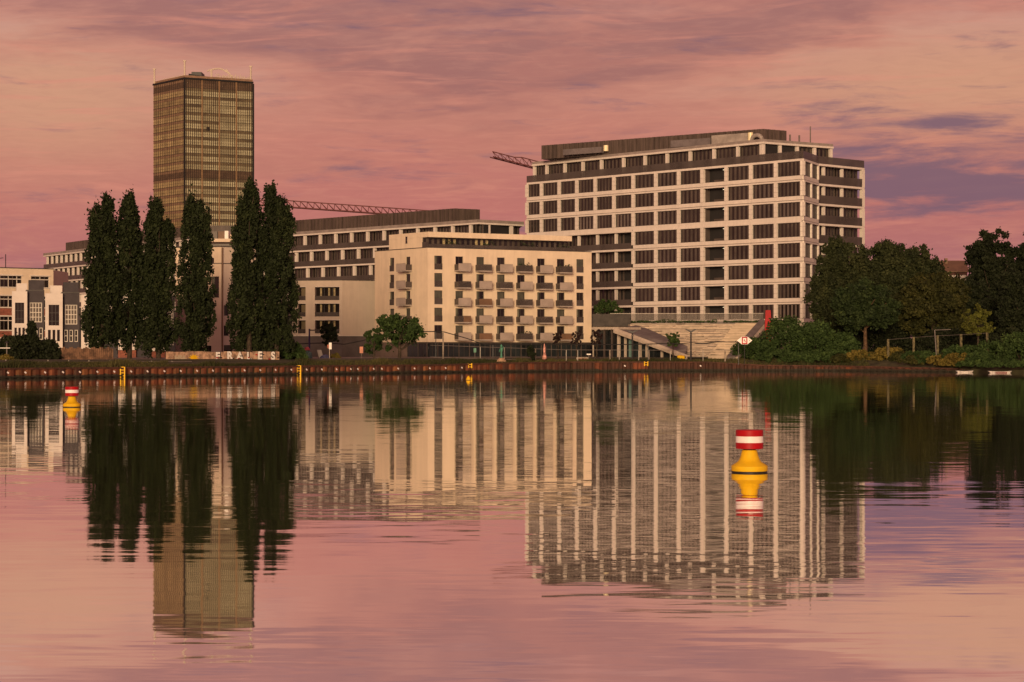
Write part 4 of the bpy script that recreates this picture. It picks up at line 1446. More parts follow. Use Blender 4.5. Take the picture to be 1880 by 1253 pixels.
for fr_, px, wd, m in ((q1, 1107, 0.2, M_BLIND2), (q1, 1121, 0.2, M_BLIND2), (q1, 1133.5, 0.55, M_CONC), (q2, 1145, 0.35, M_CONC), (q2, 1154, 0.45, mat('teal_post', (0.14, 0.24, 0.22), 0.6)), (q2, 1172, 0.5, M_CONC), (q2, 1184, 0.3, M_CONC), (q2, 1212, 0.35, M_CONC)):
    u_ = fr_.u(px)
    top_ = zc if fr_ is q1 else max(GROUND + 0.6, float(np.interp(px, [1136, 1256], [zc, GROUND + 0.55])) - 0.1)
    fr_.put('column', boxmesh(wd, 0.3, top_ - GROUND - 0.02, m, 'column'), u_ - wd / 2, 0.25, GROUND)

# red pylon and its orange foot
rp = thing('red_pylon', 'red tapering steel pylon standing beside the wide steps', 'pylon', (wx(1410, 366), 366, GROUND))
zt_, zm_ = wz(570, 366) - GROUND, wz(609, 366) - GROUND
mb = MB()
mb.prism([(-0.62, -0.4), (0.62, -0.4), (0.62, 0.4), (-0.62, 0.4)], zm_, zt_, M_RED)
for i, (x_, y_, z_) in enumerate(mb.v):
    if z_ > zt_ - 0.1:
        mb.v[i] = (x_ * 0.68, y_ * 0.7, z_)
obj('blade', mb.data('blade'), rp)
obj('orange_foot', MB().box(-0.25, 0.55, -0.4, 0.3, 0, zm_ - 0.02, mat('orange_paint', (0.62, 0.13, 0.01), 0.5)).data('orange_foot'), rp)

# ------------------------------------------------------------------ street furniture
def lamp_v(px, Y, ytop, label):
    x, _, zg = put_px(px, Y)
    r = thing('street_lamp', label, 'street lamp', (x, Y, zg), 'winged lamps on the promenade')
    H = wz(ytop, Y) - zg
    obj('post', MB().bar((0, 0, 0), (0, 0, H - 0.3), 0.16, M_DSTEEL, 8, 0.12).data('post'), r)
    for s in (-1, 1):
        mb = MB().prism([(0.0, -0.22), (0.85, -0.22), (0.85, 0.22), (0.0, 0.22)], [H - 0.50, H - 0.10, H - 0.10, H - 0.50], [H - 0.22, H + 0.06, H + 0.06, H - 0.22], M_DSTEEL)
        if s < 0:
            mb.v = [(-a, -b, c) for a, b, c in mb.v]
        obj('wing', mb.data('wing'), r)
    obj('collar', MB().lathe([(0.16, 0), (0.24, 0.1), (0.16, 0.2)], M_STEEL, 10, (0, 0, H - 1.0)).data('collar'), r)


lamp_v(1268.5, 345, 605, 'dark winged lamp post in front of the wide steps')
lamp_v(1161, 349, 606.5, 'dark winged lamp post in front of the glazed pavilion')

r = thing('street_lamp', 'blue lamp post with side arm in front of the corner house', 'street lamp', put_px(568, 336))
Hh = wz(604, 336) - r.location.z
obj('post', MB().bar((0, 0, 0), (0, 0, Hh), 0.15, mat('blue_post', (0.045, 0.035, 0.12), 0.5), 8, 0.13).data('post'), r)
obj('arm', MB().box(0.0, 0.85, -0.12, 0.12, Hh - 0.32, Hh - 0.14, M_DSTEEL).data('arm'), r)
r = thing('street_lamp', 'thin lamp post with flat white head among the dark shrubs', 'street lamp', put_px(12.5, 273))
Hh = wz(640, 273) - r.location.z
obj('post', MB().bar((0, 0, 0), (0, 0, Hh + 0.7), 0.07, M_STEEL, 8).data('post'), r)
obj('lamp_head', MB().prism([(-0.85, -0.2), (0.45, -0.2), (0.45, 0.2), (-0.85, 0.2)], Hh, Hh + 0.09, M_BWHITE).data('lamp_head'), r)
obj('cap', MB().lathe([(0.28, 0), (0.3, 0.08), (0.05, 0.16)], M_DSTEEL, 10, (0, 0, Hh + 0.7)).data('cap'), r)

# fence along the promenade
fence = thing('promenade_fence', 'thin grey post and rail fence along the promenade before the flats', 'fence', put_px(905, 334))
FP = [(790, 330), (905, 334), (1039, 340), (1190, 343), (1345, 345)]
FW = [Vector((wx(p, y), y, 0)) for p, y in FP]
posts = [812, 881, 925, 981, 1039, 1060, 1118, 1136, 1172, 1190, 1230, 1290, 1330]
fl_ = fence.location


def on_path(px, path):
    for i in range(len(path) - 1):
        pa_, pb_ = 940 + path[i].x / path[i].y * FOC, 940 + path[i + 1].x / path[i + 1].y * FOC
        if pa_ <= px <= pb_:
            return path[i].lerp(path[i + 1], (px - pa_) / (pb_ - pa_))
    return path[-1]


for i, px in enumerate(posts):
    p = on_path(px, FW)
    hgt = 2.05 if px not in (812,) else 4.0
    obj('post', boxmesh(0.10 if i % 3 else 0.22, 0.13, hgt, mat('post_concrete', (0.24, 0.19, 0.15), 0.85, var=0.25, scale=2) if i % 3 == 0 else M_STEEL, 'post'), fence, (p.x - fl_.x, p.y - fl_.y, gz(p.x, p.y) - fl_.z))
for i in range(len(FW) - 1):
    a_, b_ = FW[i], FW[i + 1]
    for h_, rr in ((2.02, 0.035), (0.18, 0.05)):
        mb = MB().bar((a_.x - fl_.x, a_.y - fl_.y, gz(a_.x, a_.y) + h_ - fl_.z), (b_.x - fl_.x, b_.y - fl_.y, gz(b_.x, b_.y) + h_ - fl_.z), rr, M_STEEL, 6)
        obj('rail', mb.data('rail'), fence)
lowr = thing('low_handrail', 'low pale handrail along the grassy bank below the poplars', 'handrail', put_px(180, 276))
LW = [Vector((wx(p, y), y, 0)) for p, y in ((6, 267), (180, 276), (352, 285.5))]
for i in range(2):
    a_, b_ = LW[i], LW[i + 1]
    l_ = lowr.location
    obj('rail', MB().bar((a_.x - l_.x, a_.y - l_.y, wz(664.8, a_.y) - l_.z), (b_.x - l_.x, b_.y - l_.y, wz(664.2, b_.y) - l_.z), 0.045, M_STEEL, 6).data('rail'), lowr)
for px in range(10, 352, 38):
    p = on_path(px, LW)
    zb_ = gz(p.x, p.y)
    zt_ = wz(664.5, p.y)
    obj('post', boxmesh(0.09, 0.09, max(0.15, zt_ - zb_), M_STEEL, 'post'), lowr, (p.x - l_.x, p.y - l_.y, zb_ - l_.z))

# sagging dark hose carried across the promenade and the river sign at its end
hose = thing('sagging_cable', 'thick dark cable sagging along the promenade to the river sign', 'cable', put_px(905, 338))
HP = [(545, 632), (575, 630.5), (600, 630), (632, 632.5), (665, 626), (700, 616), (745, 609.5), (800, 609), (816, 610), (858, 622), (890, 633), (960, 633.5), (1040, 633), (1120, 633), (1172, 632.5), (1215, 631.5), (1245, 632), (1268, 629.5), (1292, 631), (1318, 628), (1356, 628.5)]
mb = MB()
YH = 341
prev = None
for p, y in HP:
    q = (wx(p, YH) - hose.location.x, YH - hose.location.y, wz(y, YH) - hose.location.z)
    if prev:
        mb.bar(prev, q, 0.085, M_BLACK, 6)
    prev = q
obj('cable', mb.data('cable'), hose)
for p, y in ((545, 632), (800, 609), (905, 633), (1190, 632), (1356, 628.5)):
    x_ = wx(p, YH)
    g_ = gz(x_, YH)
    obj('post', boxmesh(0.12, 0.12, wz(y, YH) - g_, M_DSTEEL, 'post'), hose, (x_ - 0.06 - hose.location.x, YH + 0.06 - hose.location.y, g_ - hose.location.z))

sx, sY = wx(1367, 339), 339.0
sign = thing('river_sign', 'white diamond river sign with a red bordered square on a post', 'sign', (sx, sY, gz(sx, sY)))
sz = wz(625.5, sY) - sign.location.z
obj('post', MB().bar((0, 0.12, 0), (0, 0.12, sz + 0.3), 0.05, M_DSTEEL, 8).data('post'), sign)
mb = MB()
dia = [(-1.22, 0), (-0.45, -0.62), (0.45, -0.62), (1.22, 0), (0.45, 0.62), (-0.45, 0.62)]
k = len(mb.v)
for yy in (-0.03, 0.03):
    for a_, b_ in dia:
        mb.v.append((a_, yy, sz + b_))
mb.mi(M_BWHITE)
mb.f.append([0, 1, 2, 3, 4, 5]); mb.m.append(0)
mb.f.append([11, 10, 9, 8, 7, 6]); mb.m.append(0)
for i in range(6):
    j = (i + 1) % 6
    mb.f.append([i, 6 + i, 6 + j, j]); mb.m.append(0)
obj('board', mb.data('board'), sign)
mb = MB()
for a_, b_, c_, e_ in ((-0.45, 0.45, 0.40, 0.58), (-0.45, 0.45, -0.58, -0.40), (-0.45, -0.27, -0.40, 0.40), (0.27, 0.45, -0.40, 0.40)):
    mb.box(a_, b_, -0.06, -0.034, sz + c_, sz + e_, M_RED)
obj('red_border', mb.data('red_border'), sign)
mb = MB().box(-0.16, 0.16, -0.055, -0.034, sz - 0.12, sz - 0.02, M_RED).box(-0.10, 0.05, -0.055, -0.034, sz + 0.02, sz + 0.18, M_BLACK).box(0.04, 0.18, -0.055, -0.034, sz - 0.28, sz - 0.15, M_RED).box(0.72, 0.82, -0.055, -0.034, sz - 0.06, sz + 0.06, M_BLACK)
obj('symbol', mb.data('symbol'), sign)

# graffiti wall: separate slabs with painted letters
M_GW = mat('weathered_wall', (0.40, 0.25, 0.165), 0.9, var=0.35, scale=1.6)
gwall = thing('graffiti_wall', 'low weathered wall with big white painted letters below the poplars', 'wall', put_px(410, 295))
gl_ = gwall.location
edges = [306, 318, 344, 372, 387, 412, 431, 449, 465, 489, 513]


def gwY(px):
    return float(np.interp(px, [300, 515], [291, 303]))


def text_mesh(s, m, size, ext=0.012, fat=0.07):
    cu = bpy.data.curves.new('letter', 'FONT')
    cu.body = s
    cu.size = size
    cu.extrude = ext
    cu.offset = fat * size
    cu.align_x = 'CENTER'
    tmp = bpy.data.objects.new('tmp', cu)
    C.objects.link(tmp)
    dg = bpy.context.evaluated_depsgraph_get()
    me = bpy.data.meshes.new_from_object(tmp.evaluated_get(dg))
    bpy.data.objects.remove(tmp)
    me.materials.clear()
    me.materials.append(m)
    return me


LET = {4: 'F', 5: 'R', 6: 'A', 7: 'L', 8: 'E', 9: 'S'}
M_GRAFW = mat('letter_paint', (0.80, 0.74, 0.68), 0.7, var=0.15, scale=3)
for i in range(len(edges) - 1):
    a_, b_ = pt(edges[i], gwY(edges[i])), pt(edges[i + 1], gwY(edges[i + 1]))
    f_ = Frame(gwall, a_, b_)
    zb_, zt_ = 1.5, f_.z(edges[i], 646 + 0.6 * math.sin(i * 2.1))
    sl_ = f_.put('wall_slab', boxmesh(f_.L - 0.04, 0.25, zt_ - zb_, M_GW, 'wall_slab'), 0.02, 0, zb_)
    if i in LET:
        me = text_mesh(LET[i], M_GRAFW, 1.5, 0.012, 0.045)
        o = f_.put('letter', me, f_.L / 2, -0.03, zt_ - 1.1, parent=sl_)
        o.rotation_euler = (math.pi / 2, 0, 0)
        o = f_.put('letter_outline', text_mesh(LET[i], M_BLACK, 1.5, 0.008, 0.10), f_.L / 2 + 0.05, -0.012, zt_ - 1.13, parent=sl_)
        o.rotation_euler = (math.pi / 2, 0, 0)
        for q, mm in ((random.uniform(0.1, 0.4), M_RED), (random.uniform(0.5, 0.8), M_BLACK)):
            f_.put('paint_mark', boxmesh(f_.L * 0.16, 0.012, 0.16, mm, 'paint_mark'), f_.L * q, -0.056, zt_ - random.uniform(0.5, 1.2), parent=sl_)
    elif i == 1:
        o = f_.put('letter', text_mesh('HSA', mat('tag_paint', (0.45, 0.36, 0.25), 0.8), 0.95), f_.L / 2, -0.03, zt_ - 1.15, parent=sl_)
        o.rotation_euler = (math.pi / 2, 0, 0)
    elif i == 2:
        mb = MB()
        cx, cz = 1.0, 0.9
        pts = []
        for q in range(18):
            an = 2 * math.pi * q / 18
            rr = 0.9 if q % 2 else 0.45
            pts.append((cx + rr * math.cos(an), 0, cz + rr * 0.6 * math.sin(an)))
        for q in range(18):
            mb.poly([(cx, 0, cz), pts[q], pts[(q + 1) % 18]], M_YEL)
        f_.put('yellow_star', mb.data('yellow_star'), 0, -0.02, zb_, parent=sl_)
pw = thing('board_fence', 'weathered brown board fence behind the dark shrubs', 'fence', put_px(150, 283))
for i in range(26):
    px = 112 + i * 3.7
    Yb = 281 + i * 0.15
    x_ = wx(px, Yb)
    zz = gz(x_, Yb)
    obj('board', boxmesh(0.25, 0.05, 1.55 + 0.12 * math.sin(i * 1.7), mat('fence_wood', (0.16, 0.085, 0.05), 0.9, var=0.35, scale=1.5), 'board'), pw, (x_ - pw.location.x, Yb - pw.location.y, zz - pw.location.z))
for h_ in (0.4, 1.2):
    a_ = Vector((wx(111, 281.1), 281.1, 0)); b_ = Vector((wx(208, 285), 285, 0))
    obj('rail', MB().bar((a_.x - pw.location.x, a_.y + 0.1 - pw.location.y, h_), (b_.x - pw.location.x, b_.y + 0.1 - pw.location.y, h_), 0.05, M_BARK, 5).data('rail'), pw)


def lumpy(name, rad, m, seed, flat=0.3):
    """rounded uneven heap standing on z = 0"""
    rs = np.random.default_rng(seed)
    mb = MB()
    nu, nv = 14, 7
    for j in range(nv + 1):
        ph = (math.pi / 2) * j / nv
        for i in range(nu):
            th = 2 * math.pi * i / nu
            r_ = 1 + rs.uniform(-0.16, 0.16)
            mb.v.append((rad[0] * math.cos(th) * math.cos(ph) * r_, rad[1] * math.sin(th) * math.cos(ph) * r_, rad[2] * math.sin(ph) * (1 + rs.uniform(-0.06, 0.06))))
    k = mb.mi(m)
    for j in range(nv):
        for i in range(nu):
            q = (i + 1) % nu
            mb.f.append([j * nu + i, j * nu + q, (j + 1) * nu + q, (j + 1) * nu + i])
            mb.m.append(k)
    return mb.data(name)


hp = thing('painted_heap', 'teal covered heap with a bright pink top beside the graffiti wall', 'heap', put_px(561, 318))
obj('teal_cover', lumpy('teal_cover', (1.05, 0.8, 1.35), mat('teal_paint', (0.075, 0.13, 0.125), 0.8, var=0.3, scale=2.5), 3), hp)
t2 = obj('pink_top', lumpy('pink_top', (0.42, 0.35, 0.5), mat('pink_paint', (0.50, 0.09, 0.10), 0.7, var=0.2), 4), hp, (0.25, -0.1, 1.2))
obj('white_patch', lumpy('white_patch', (0.24, 0.2, 0.22), M_BWHITE, 5), hp, (-0.42, -0.5, 1.02))
sb = thing('leaning_board', 'pale grey board leaning beside the teal heap', 'board', put_px(590, 322))
mb = MB().prism([(-0.35, -0.05), (0.3, -0.05), (0.3, 0.05), (-0.35, 0.05)], 0, 1.25, mat('grey_board', (0.30, 0.26, 0.24), 0.7))
mb.v = [(a + (-0.3 if c > 0.5 else 0.0), b, c) for a, b, c in mb.v]
obj('panel', mb.data('panel'), sb)
obj('foot', MB().box(-0.5, 0.5, 0.06, 0.3, 0, 0.12, M_BARK).data('foot'), sb)
bt = thing('blue_tarpaulin', 'crumpled dark blue tarpaulin lying behind the thin notice post', 'tarpaulin', put_px(597, 320))
obj('sheet', lumpy('sheet', (0.75, 0.6, 0.55), mat('blue_tarp', (0.05, 0.05, 0.11), 0.5, var=0.4, scale=3), 8), bt)
np_ = thing('notice_post', 'thin post carrying a white and red notice near the corner house', 'sign', put_px(605, 319))
Hh = wz(629.5, 319) - np_.location.z
obj('post', MB().bar((0, 0, 0), (0, 0, Hh), 0.06, M_CONC, 6).data('post'), np_)
obj('white_notice', MB().box(-0.08, 0.32, -0.1, -0.06, Hh - 1.0, Hh, M_BWHITE).data('white_notice'), np_)
obj('red_notice', MB().box(-0.34, -0.09, -0.1, -0.06, Hh - 0.85, Hh - 0.3, mat('faded_red', (0.36, 0.11, 0.07), 0.7)).data('red_notice'), np_)
rb = thing('reddish_panel', 'small salmon red panel on a stand before the grey plinth', 'panel', put_px(663.5, 328))
obj('stand', MB().bar((0, 0, 0), (0, 0, 1.2), 0.05, M_STEEL, 6).data('stand'), rb)
obj('panel', MB().box(-0.26, 0.26, -0.1, -0.04, 0.75, 1.75, mat('salmon', (0.50, 0.20, 0.12), 0.6)).data('panel'), rb)
# green figure on a boulder
gs = thing('green_statue', 'slim green statue standing on a pale boulder before the flats', 'statue', put_px(920.5, 331))
M_VERD = mat('verdigris', (0.055, 0.20, 0.13), 0.6, var=0.3, scale=3)
obj('boulder', lumpy('boulder', (0.72, 0.6, 0.95), mat('boulder_stone', (0.42, 0.26, 0.16), 0.85, var=0.2, scale=2), 12), gs)
prof = [(0.26, 0.85), (0.22, 1.05), (0.12, 1.25), (0.16, 1.5), (0.11, 1.7), (0.20, 1.95), (0.24, 2.2), (0.20, 2.4), (0.10, 2.52), (0.16, 2.62), (0.17, 2.75), (0.05, 2.95)]
mb = MB().lathe(prof, M_VERD, 12).bar((-0.2, 0, 2.25), (-0.34, -0.05, 1.75), 0.07, M_VERD, 6).bar((0.2, 0, 2.25), (0.30, 0.0, 2.62), 0.07, M_VERD, 6)
obj('figure', mb.data('figure', True), gs)
ps = thing('closed_parasol', 'folded pink and white parasol standing before the shop windows', 'parasol', put_px(999.5, 336))
obj('pole', MB().bar((0, 0, 0), (0, 0, 3.2), 0.05, M_BARK, 6).data('pole'), ps)
obj('folded_canopy', MB().lathe([(0.05, 0.55), (0.36, 0.75), (0.34, 1.15), (0.20, 1.5), (0.16, 1.95), (0.20, 2.15), (0.17, 2.6), (0.04, 3.2)], mat('parasol_cloth', (0.62, 0.30, 0.24), 0.8, var=0.35, scale=2.5), 12).data('folded_canopy', True), ps)
gn = thing('green_sign', 'small green sign on a thin post before the shop windows', 'sign', put_px(872, 334))
obj('post', MB().bar((0, 0, 0), (0, 0, 1.7), 0.04, M_STEEL, 6).data('post'), gn)
obj('plate', MB().box(-0.2, 0.2, -0.07, -0.045, 1.05, 1.75, mat('green_plate', (0.06, 0.22, 0.14), 0.5)).data('plate'), gn)
st_ = thing('information_sign', 'small white top sign on a thin leg behind the fence', 'sign', put_px(1081, 343))
obj('leg', MB().bar((0, 0, 0), (0, 0, 0.95), 0.05, M_STEEL, 6).data('leg'), st_)
obj('plate', MB().box(-0.34, 0.34, -0.1, 0.1, 0.95, 1.15, M_BWHITE).data('plate'), st_)
pb2 = thing('painted_block', 'low white and red painted block on the bank before the pavilion', 'block', put_px(1069, 344))
pb2.location.z = gz(wx(1069, 344), 344) - 0.1
obj('block', MB().box(-0.95, 0.95, -0.3, 0.3, 0, 0.55, M_CONC).data('block'), pb2)
obj('paint_stripe', MB().box(-0.7, 0.75, -0.33, -0.302, 0.12, 0.38, mat('faded_red', (0.36, 0.11, 0.07), 0.7)).data('paint_stripe'), pb2)
yc = thing('covered_kayak', 'yellow and black covered boat at the foot of the steps', 'boat', put_px(1250, 348.5))
prof = [(-1.0, 0.05), (-0.6, 0.32), (0.0, 0.40), (0.6, 0.30), (1.0, 0.05)]
mb = MB()
for i in range(4):
    (xa, ra), (xb, rb_) = prof[i], prof[i + 1]
    mb.bar((xa, 0, 0.35), (xb, 0, 0.35), ra, M_YEL if i in (1, 2) else M_BLACK, 10, rb_)
obj('hull', mb.data('hull', True), yc)
obj('keel', MB().box(-0.7, 0.7, -0.1, 0.1, 0, 0.1, M_BLACK).data('keel'), yc)

# concrete posts with wires on the right bank
wf = thing('wire_fence', 'row of weathered concrete posts with sagging wire on the wooded bank', 'fence', put_px(1720, 338))
PP = [(1631, 623, 646), (1678, 619, 650), (1722, 616, 645), (1765, 614, 643), (1813, 611, 634)]
prevp = None
for i, (p, y0, y1) in enumerate(PP):
    Yf = 342 - i * 3.2
    x_ = wx(p, Yf)
    zb_ = gz(x_, Yf)
    zt_ = wz(y0, Yf)
    obj('post', boxmesh(0.34, 0.3, zt_ - zb_, mat('mossy_concrete', (0.12, 0.10, 0.05), 0.9, var=0.4, scale=3), 'post'), wf, (x_ - 0.2 - wf.location.x, Yf - wf.location.y, zb_ - wf.location.z))
    q = (x_ - wf.location.x, Yf - 0.03 - wf.location.y, zt_ - 0.08 - wf.location.z)
    if prevp:
        obj('wire', MB().bar(prevp, q, 0.022, M_STEEL, 4).data('wire'), wf)
    prevp = q
gp = thing('goal_frame', 'thin metal goal frame leaning between the concrete posts', 'frame', put_px(1716, 334))
gx, gY = wx(1716, 334), 334
mb = MB().bar((0.35, 0, 0), (0, 0, wz(606.5, gY) - gp.location.z), 0.07, M_STEEL, 6)
obj('upright', mb.data('upright'), gp)
obj('crossbar', MB().bar((0, 0, wz(606.5, gY) - gp.location.z), (wx(1746, gY) - gx, 0.2, wz(605.3, gY) - gp.location.z), 0.05, M_STEEL, 6).data('crossbar'), gp)


# small boats moored under the bushes
def hull(L, Wd, H, m):
    mb = MB()
    ns = 9
    secs = []
    for i in range(ns):
        t_ = i / (ns - 1)
        w_ = Wd / 2 * (math.sin(math.pi * (0.08 + 0.86 * t_)) ** 0.6)
        sh = H * (0.9 + 0.3 * (2 * t_ - 1) ** 2)
        x_ = (t_ - 0.5) * L
        secs.append([(x_, -w_, sh), (x_ * 0.78, -w_ * 0.7, 0.0), (x_ * 0.78, w_ * 0.7, 0.0), (x_, w_, sh), (x_, w_ * 0.85, sh - 0.05), (x_, -w_ * 0.85, sh - 0.05)])
    for s in secs:
        mb.v += s
    k = mb.mi(m)
    for i in range(ns - 1):
        for j in range(6):
            q = (j + 1) % 6
            mb.f.append([i * 6 + j, (i + 1) * 6 + j, (i + 1) * 6 + q, i * 6 + q])
            mb.m.append(k)
    mb.f.append([5, 4, 3, 2, 1, 0]); mb.m.append(k)
    mb.f.append([(ns - 1) * 6 + j for j in range(6)]); mb.m.append(k)
    return mb


for px, Y, L_, lb in ((1771, 323, 2.7, 'small white rowing boat moored at the end of the quay wall'), (1836, 317, 3.6, 'low white boat with a maroon side moored under the green bushes')):
    r = thing('rowing_boat', lb, 'boat', (wx(px, Y), Y, -0.05), 'boats under the wooded bank', rz=0.12)
    obj('hull', hull(L_, 1.0, 0.30, mat('old_white', (0.55, 0.50, 0.46), 0.6, var=0.25, scale=3)).data('hull', True), r)
    obj('thwart', MB().box(-0.15, 0.15, -0.36, 0.36, 0.20, 0.26, M_BARK).data('thwart'), r)
    if L_ > 3:
        obj('side_stripe', MB().box(-0.9, 0.9, -0.535, -0.50, 0.10, 0.22, mat('maroon', (0.20, 0.05, 0.05), 0.6)).data('side_stripe'), r)

# ------------------------------------------------------------------ buoys
def buoy(px, Y, k, label, name='river_buoy'):
    r = thing(name, label, 'buoy', (wx(px, Y), Y, 0), 'red white and yellow river buoys')
    body = [(0.50, -0.35), (0.52, 0.0), (0.52, 0.038)]
    obj('black_base', MB().lathe([(a * k, b * k) for a, b in body], M_BLACK, 40).data('black_base', True), r)
    fl2 = [(0.52, 0.042), (0.53, 0.055), (0.53, 0.185), (0.515, 0.20), (0.35, 0.305), (0.295, 0.38), (0.255, 0.49), (0.225, 0.62), (0.21, 0.65)]
    obj('float', MB().lathe([(a * k, b * k) for a, b in fl2], M_YEL, 40).data('float', True), r)
    obj('neck', MB().lathe([(0.18 * k, 0.645 * k), (0.18 * k, 0.70 * k)], M_BLACK, 24).data('neck', True), r)
    dr = [(0.385, 0.69), (0.40, 0.70), (0.40, 0.86)]
    drum = obj('drum', MB().lathe([(0.37 * k, 0.685 * k), (0.40 * k, 0.70 * k), (0.40 * k, 0.868 * k)], M_RED, 40).data('drum', True), r)
    obj('white_band', MB().lathe([(0.402 * k, 0.87 * k), (0.402 * k, 1.055 * k)], M_BWHITE, 40).data('white_band', True), drum)
    obj('red_top', MB().lathe([(0.40 * k, 1.057 * k), (0.40 * k, 1.225 * k), (0.385 * k, 1.24 * k), (0.0, 1.25 * k)], M_RED, 40).data('red_top', True), drum)
    return r


b1_ = buoy(1376, CAMH * FOC / (867.5 - HOR), 1.0, 'large red and white topped yellow buoy amid the office block reflection')
b2x = buoy(132, CAMH * FOC / (748 - HOR), 1.02, 'smaller looking red and white topped yellow buoy off the terrace houses')
Y3 = CAMH * FOC / (698.5 - HOR)
r = thing('yellow_float', 'tiny yellow conical float near the quay wall', 'float', (wx(860, Y3), Y3, 0))
obj('cone', MB().lathe([(0.26, -0.1), (0.27, 0.12), (0.20, 0.28), (0.09, 0.46), (0.02, 0.5)], M_YEL, 20).data('cone', True), r)
obj('base', MB().lathe([(0.28, -0.15), (0.28, 0.04)], M_BLACK, 20).data('base', True), r)

# ------------------------------------------------------------------ vegetation
def leaf_mat(name, c1, c2, c3):
    if name in MATS:
        return MATS[name]
    m = bpy.data.materials.new(name)
    m.use_nodes = True
    t = m.node_tree
    b = t.nodes['Principled BSDF']
    n = NT(t)
    a = n.node('ShaderNodeAttribute', attribute_name='tint')
    c = n.ramp(a.outputs['Fac'], [(0.0, c1), (0.55, c2), (1.0, c3)])
    t.links.new(c, b.inputs['Base Color'])
    b.inputs['Roughness'].default_value = 0.75
    b.inputs['Specular IOR Level'].default_value = 0.15
    MATS[name] = m
    return m


L_POP = leaf_mat('poplar_leaf', (0.0099, 0.0136, 0.0050), (0.0186, 0.0260, 0.0087), (0.0341, 0.0434, 0.0136))
L_DARK = leaf_mat('dark_leaf', (0.0099, 0.0130, 0.0062), (0.0174, 0.0223, 0.0093), (0.0260, 0.0322, 0.0124))
L_GREEN = leaf_mat('green_leaf', (0.0187, 0.0337, 0.0094), (0.0356, 0.0618, 0.0169), (0.0655, 0.1030, 0.0263))
L_DEEP = leaf_mat('deep_green_leaf', (0.012, 0.020, 0.007), (0.024, 0.038, 0.012), (0.044, 0.062, 0.018))
L_WILL = leaf_mat('willow_leaf', (0.0148, 0.0193, 0.0074), (0.0310, 0.0370, 0.0133), (0.0488, 0.0532, 0.0185))
L_OLIVE = leaf_mat('olive_leaf', (0.0180, 0.0200, 0.0060), (0.0370, 0.0380, 0.0100), (0.0650, 0.0600, 0.0150))
L_YEL = leaf_mat('yellow_leaf', (0.0655, 0.0514, 0.0112), (0.1309, 0.0981, 0.0206), (0.1870, 0.1403, 0.0328))
L_LIME = leaf_mat('lime_leaf', (0.0525, 0.0525, 0.0090), (0.0900, 0.0975, 0.0165), (0.1350, 0.1425, 0.0225))
L_PURP = leaf_mat('purple_leaf', (0.014, 0.008, 0.008), (0.028, 0.014, 0.013), (0.05, 0.026, 0.02))


def leaves(pos, size, tint, m, name, upright=0.0, rng=None):
    """cloud of small pointed leaf-clump faces"""
    rng = rng or RNG
    n = len(pos)
    a = rng.normal(size=(n, 3))
    a[:, 2] += upright * np.sign(rng.uniform(-0.2, 1, n))
    a /= np.linalg.norm(a, axis=1)[:, None]
    b = rng.normal(size=(n, 3))
    b -= a * np.sum(a * b, axis=1)[:, None]
    b /= np.linalg.norm(b, axis=1)[:, None]
    s = (size * rng.uniform(0.6, 1.35, n))[:, None]
    v = np.stack([pos - a * s * 0.62, pos - b * s * 0.38 + a * s * 0.05, pos + a * s * 0.62, pos + b * s * 0.38 + a * s * 0.05], axis=1).reshape(-1, 3)
    me = bpy.data.meshes.new(name)
    me.vertices.add(4 * n)
    me.vertices.foreach_set('co', v.astype(np.float32).ravel())
    me.loops.add(4 * n)
    me.loops.foreach_set('vertex_index', np.arange(4 * n, dtype=np.int32))
    me.polygons.add(n)
    me.polygons.foreach_set('loop_start', np.arange(0, 4 * n, 4, dtype=np.int32))
    at = me.attributes.new('tint', 'FLOAT', 'FACE')
    at.data.foreach_set('value', np.clip(tint, 0, 1).astype(np.float32))
    me.materials.append(m)
    me.update(calc_edges=True)
    return me


def clump_cloud(centres, radii, per, rng):
    """points scattered through clumps; returns positions and a tint per point"""
    pos, tint = [], []
    for c, r_ in zip(centres, radii):
        q = rng.normal(size=(per, 3))
        q /= np.linalg.norm(q, axis=1)[:, None]
        q *= (rng.uniform(0, 1, per) ** 0.45 * np.where(rng.uniform(0, 1, per) < 0.16, rng.uniform(1.1, 1.9, per), 1.0))[:, None]
        pos.append(c + q * r_)
        tint.append(np.clip(rng.normal(0.42, 0.17) + rng.normal(0, 0.14, per), 0, 1))  # random leaf tone; the spread between clumps also paints lit and shaded foliage
    return np.concatenate(pos), np.concatenate(tint)


def trunk_mesh(H, r0, limbs, m=M_BARK, lean=0.0):
    mb = MB()
    prev = (0, 0, -0.3)
    n = 6
    for i in range(1, n + 1):
        q = (lean * i / n + 0.05 * math.sin(i * 1.9), 0.04 * math.cos(i * 2.3), H * i / n)
        mb.bar(prev, q, r0 * (1 - 0.75 * (i - 1) / n), m, 7, r0 * (1 - 0.75 * i / n))
        prev = q
    for a, b, ra in limbs:
        mb.bar(a, b, ra, m, 5, ra * 0.3)
    return mb.data('trunk', True)


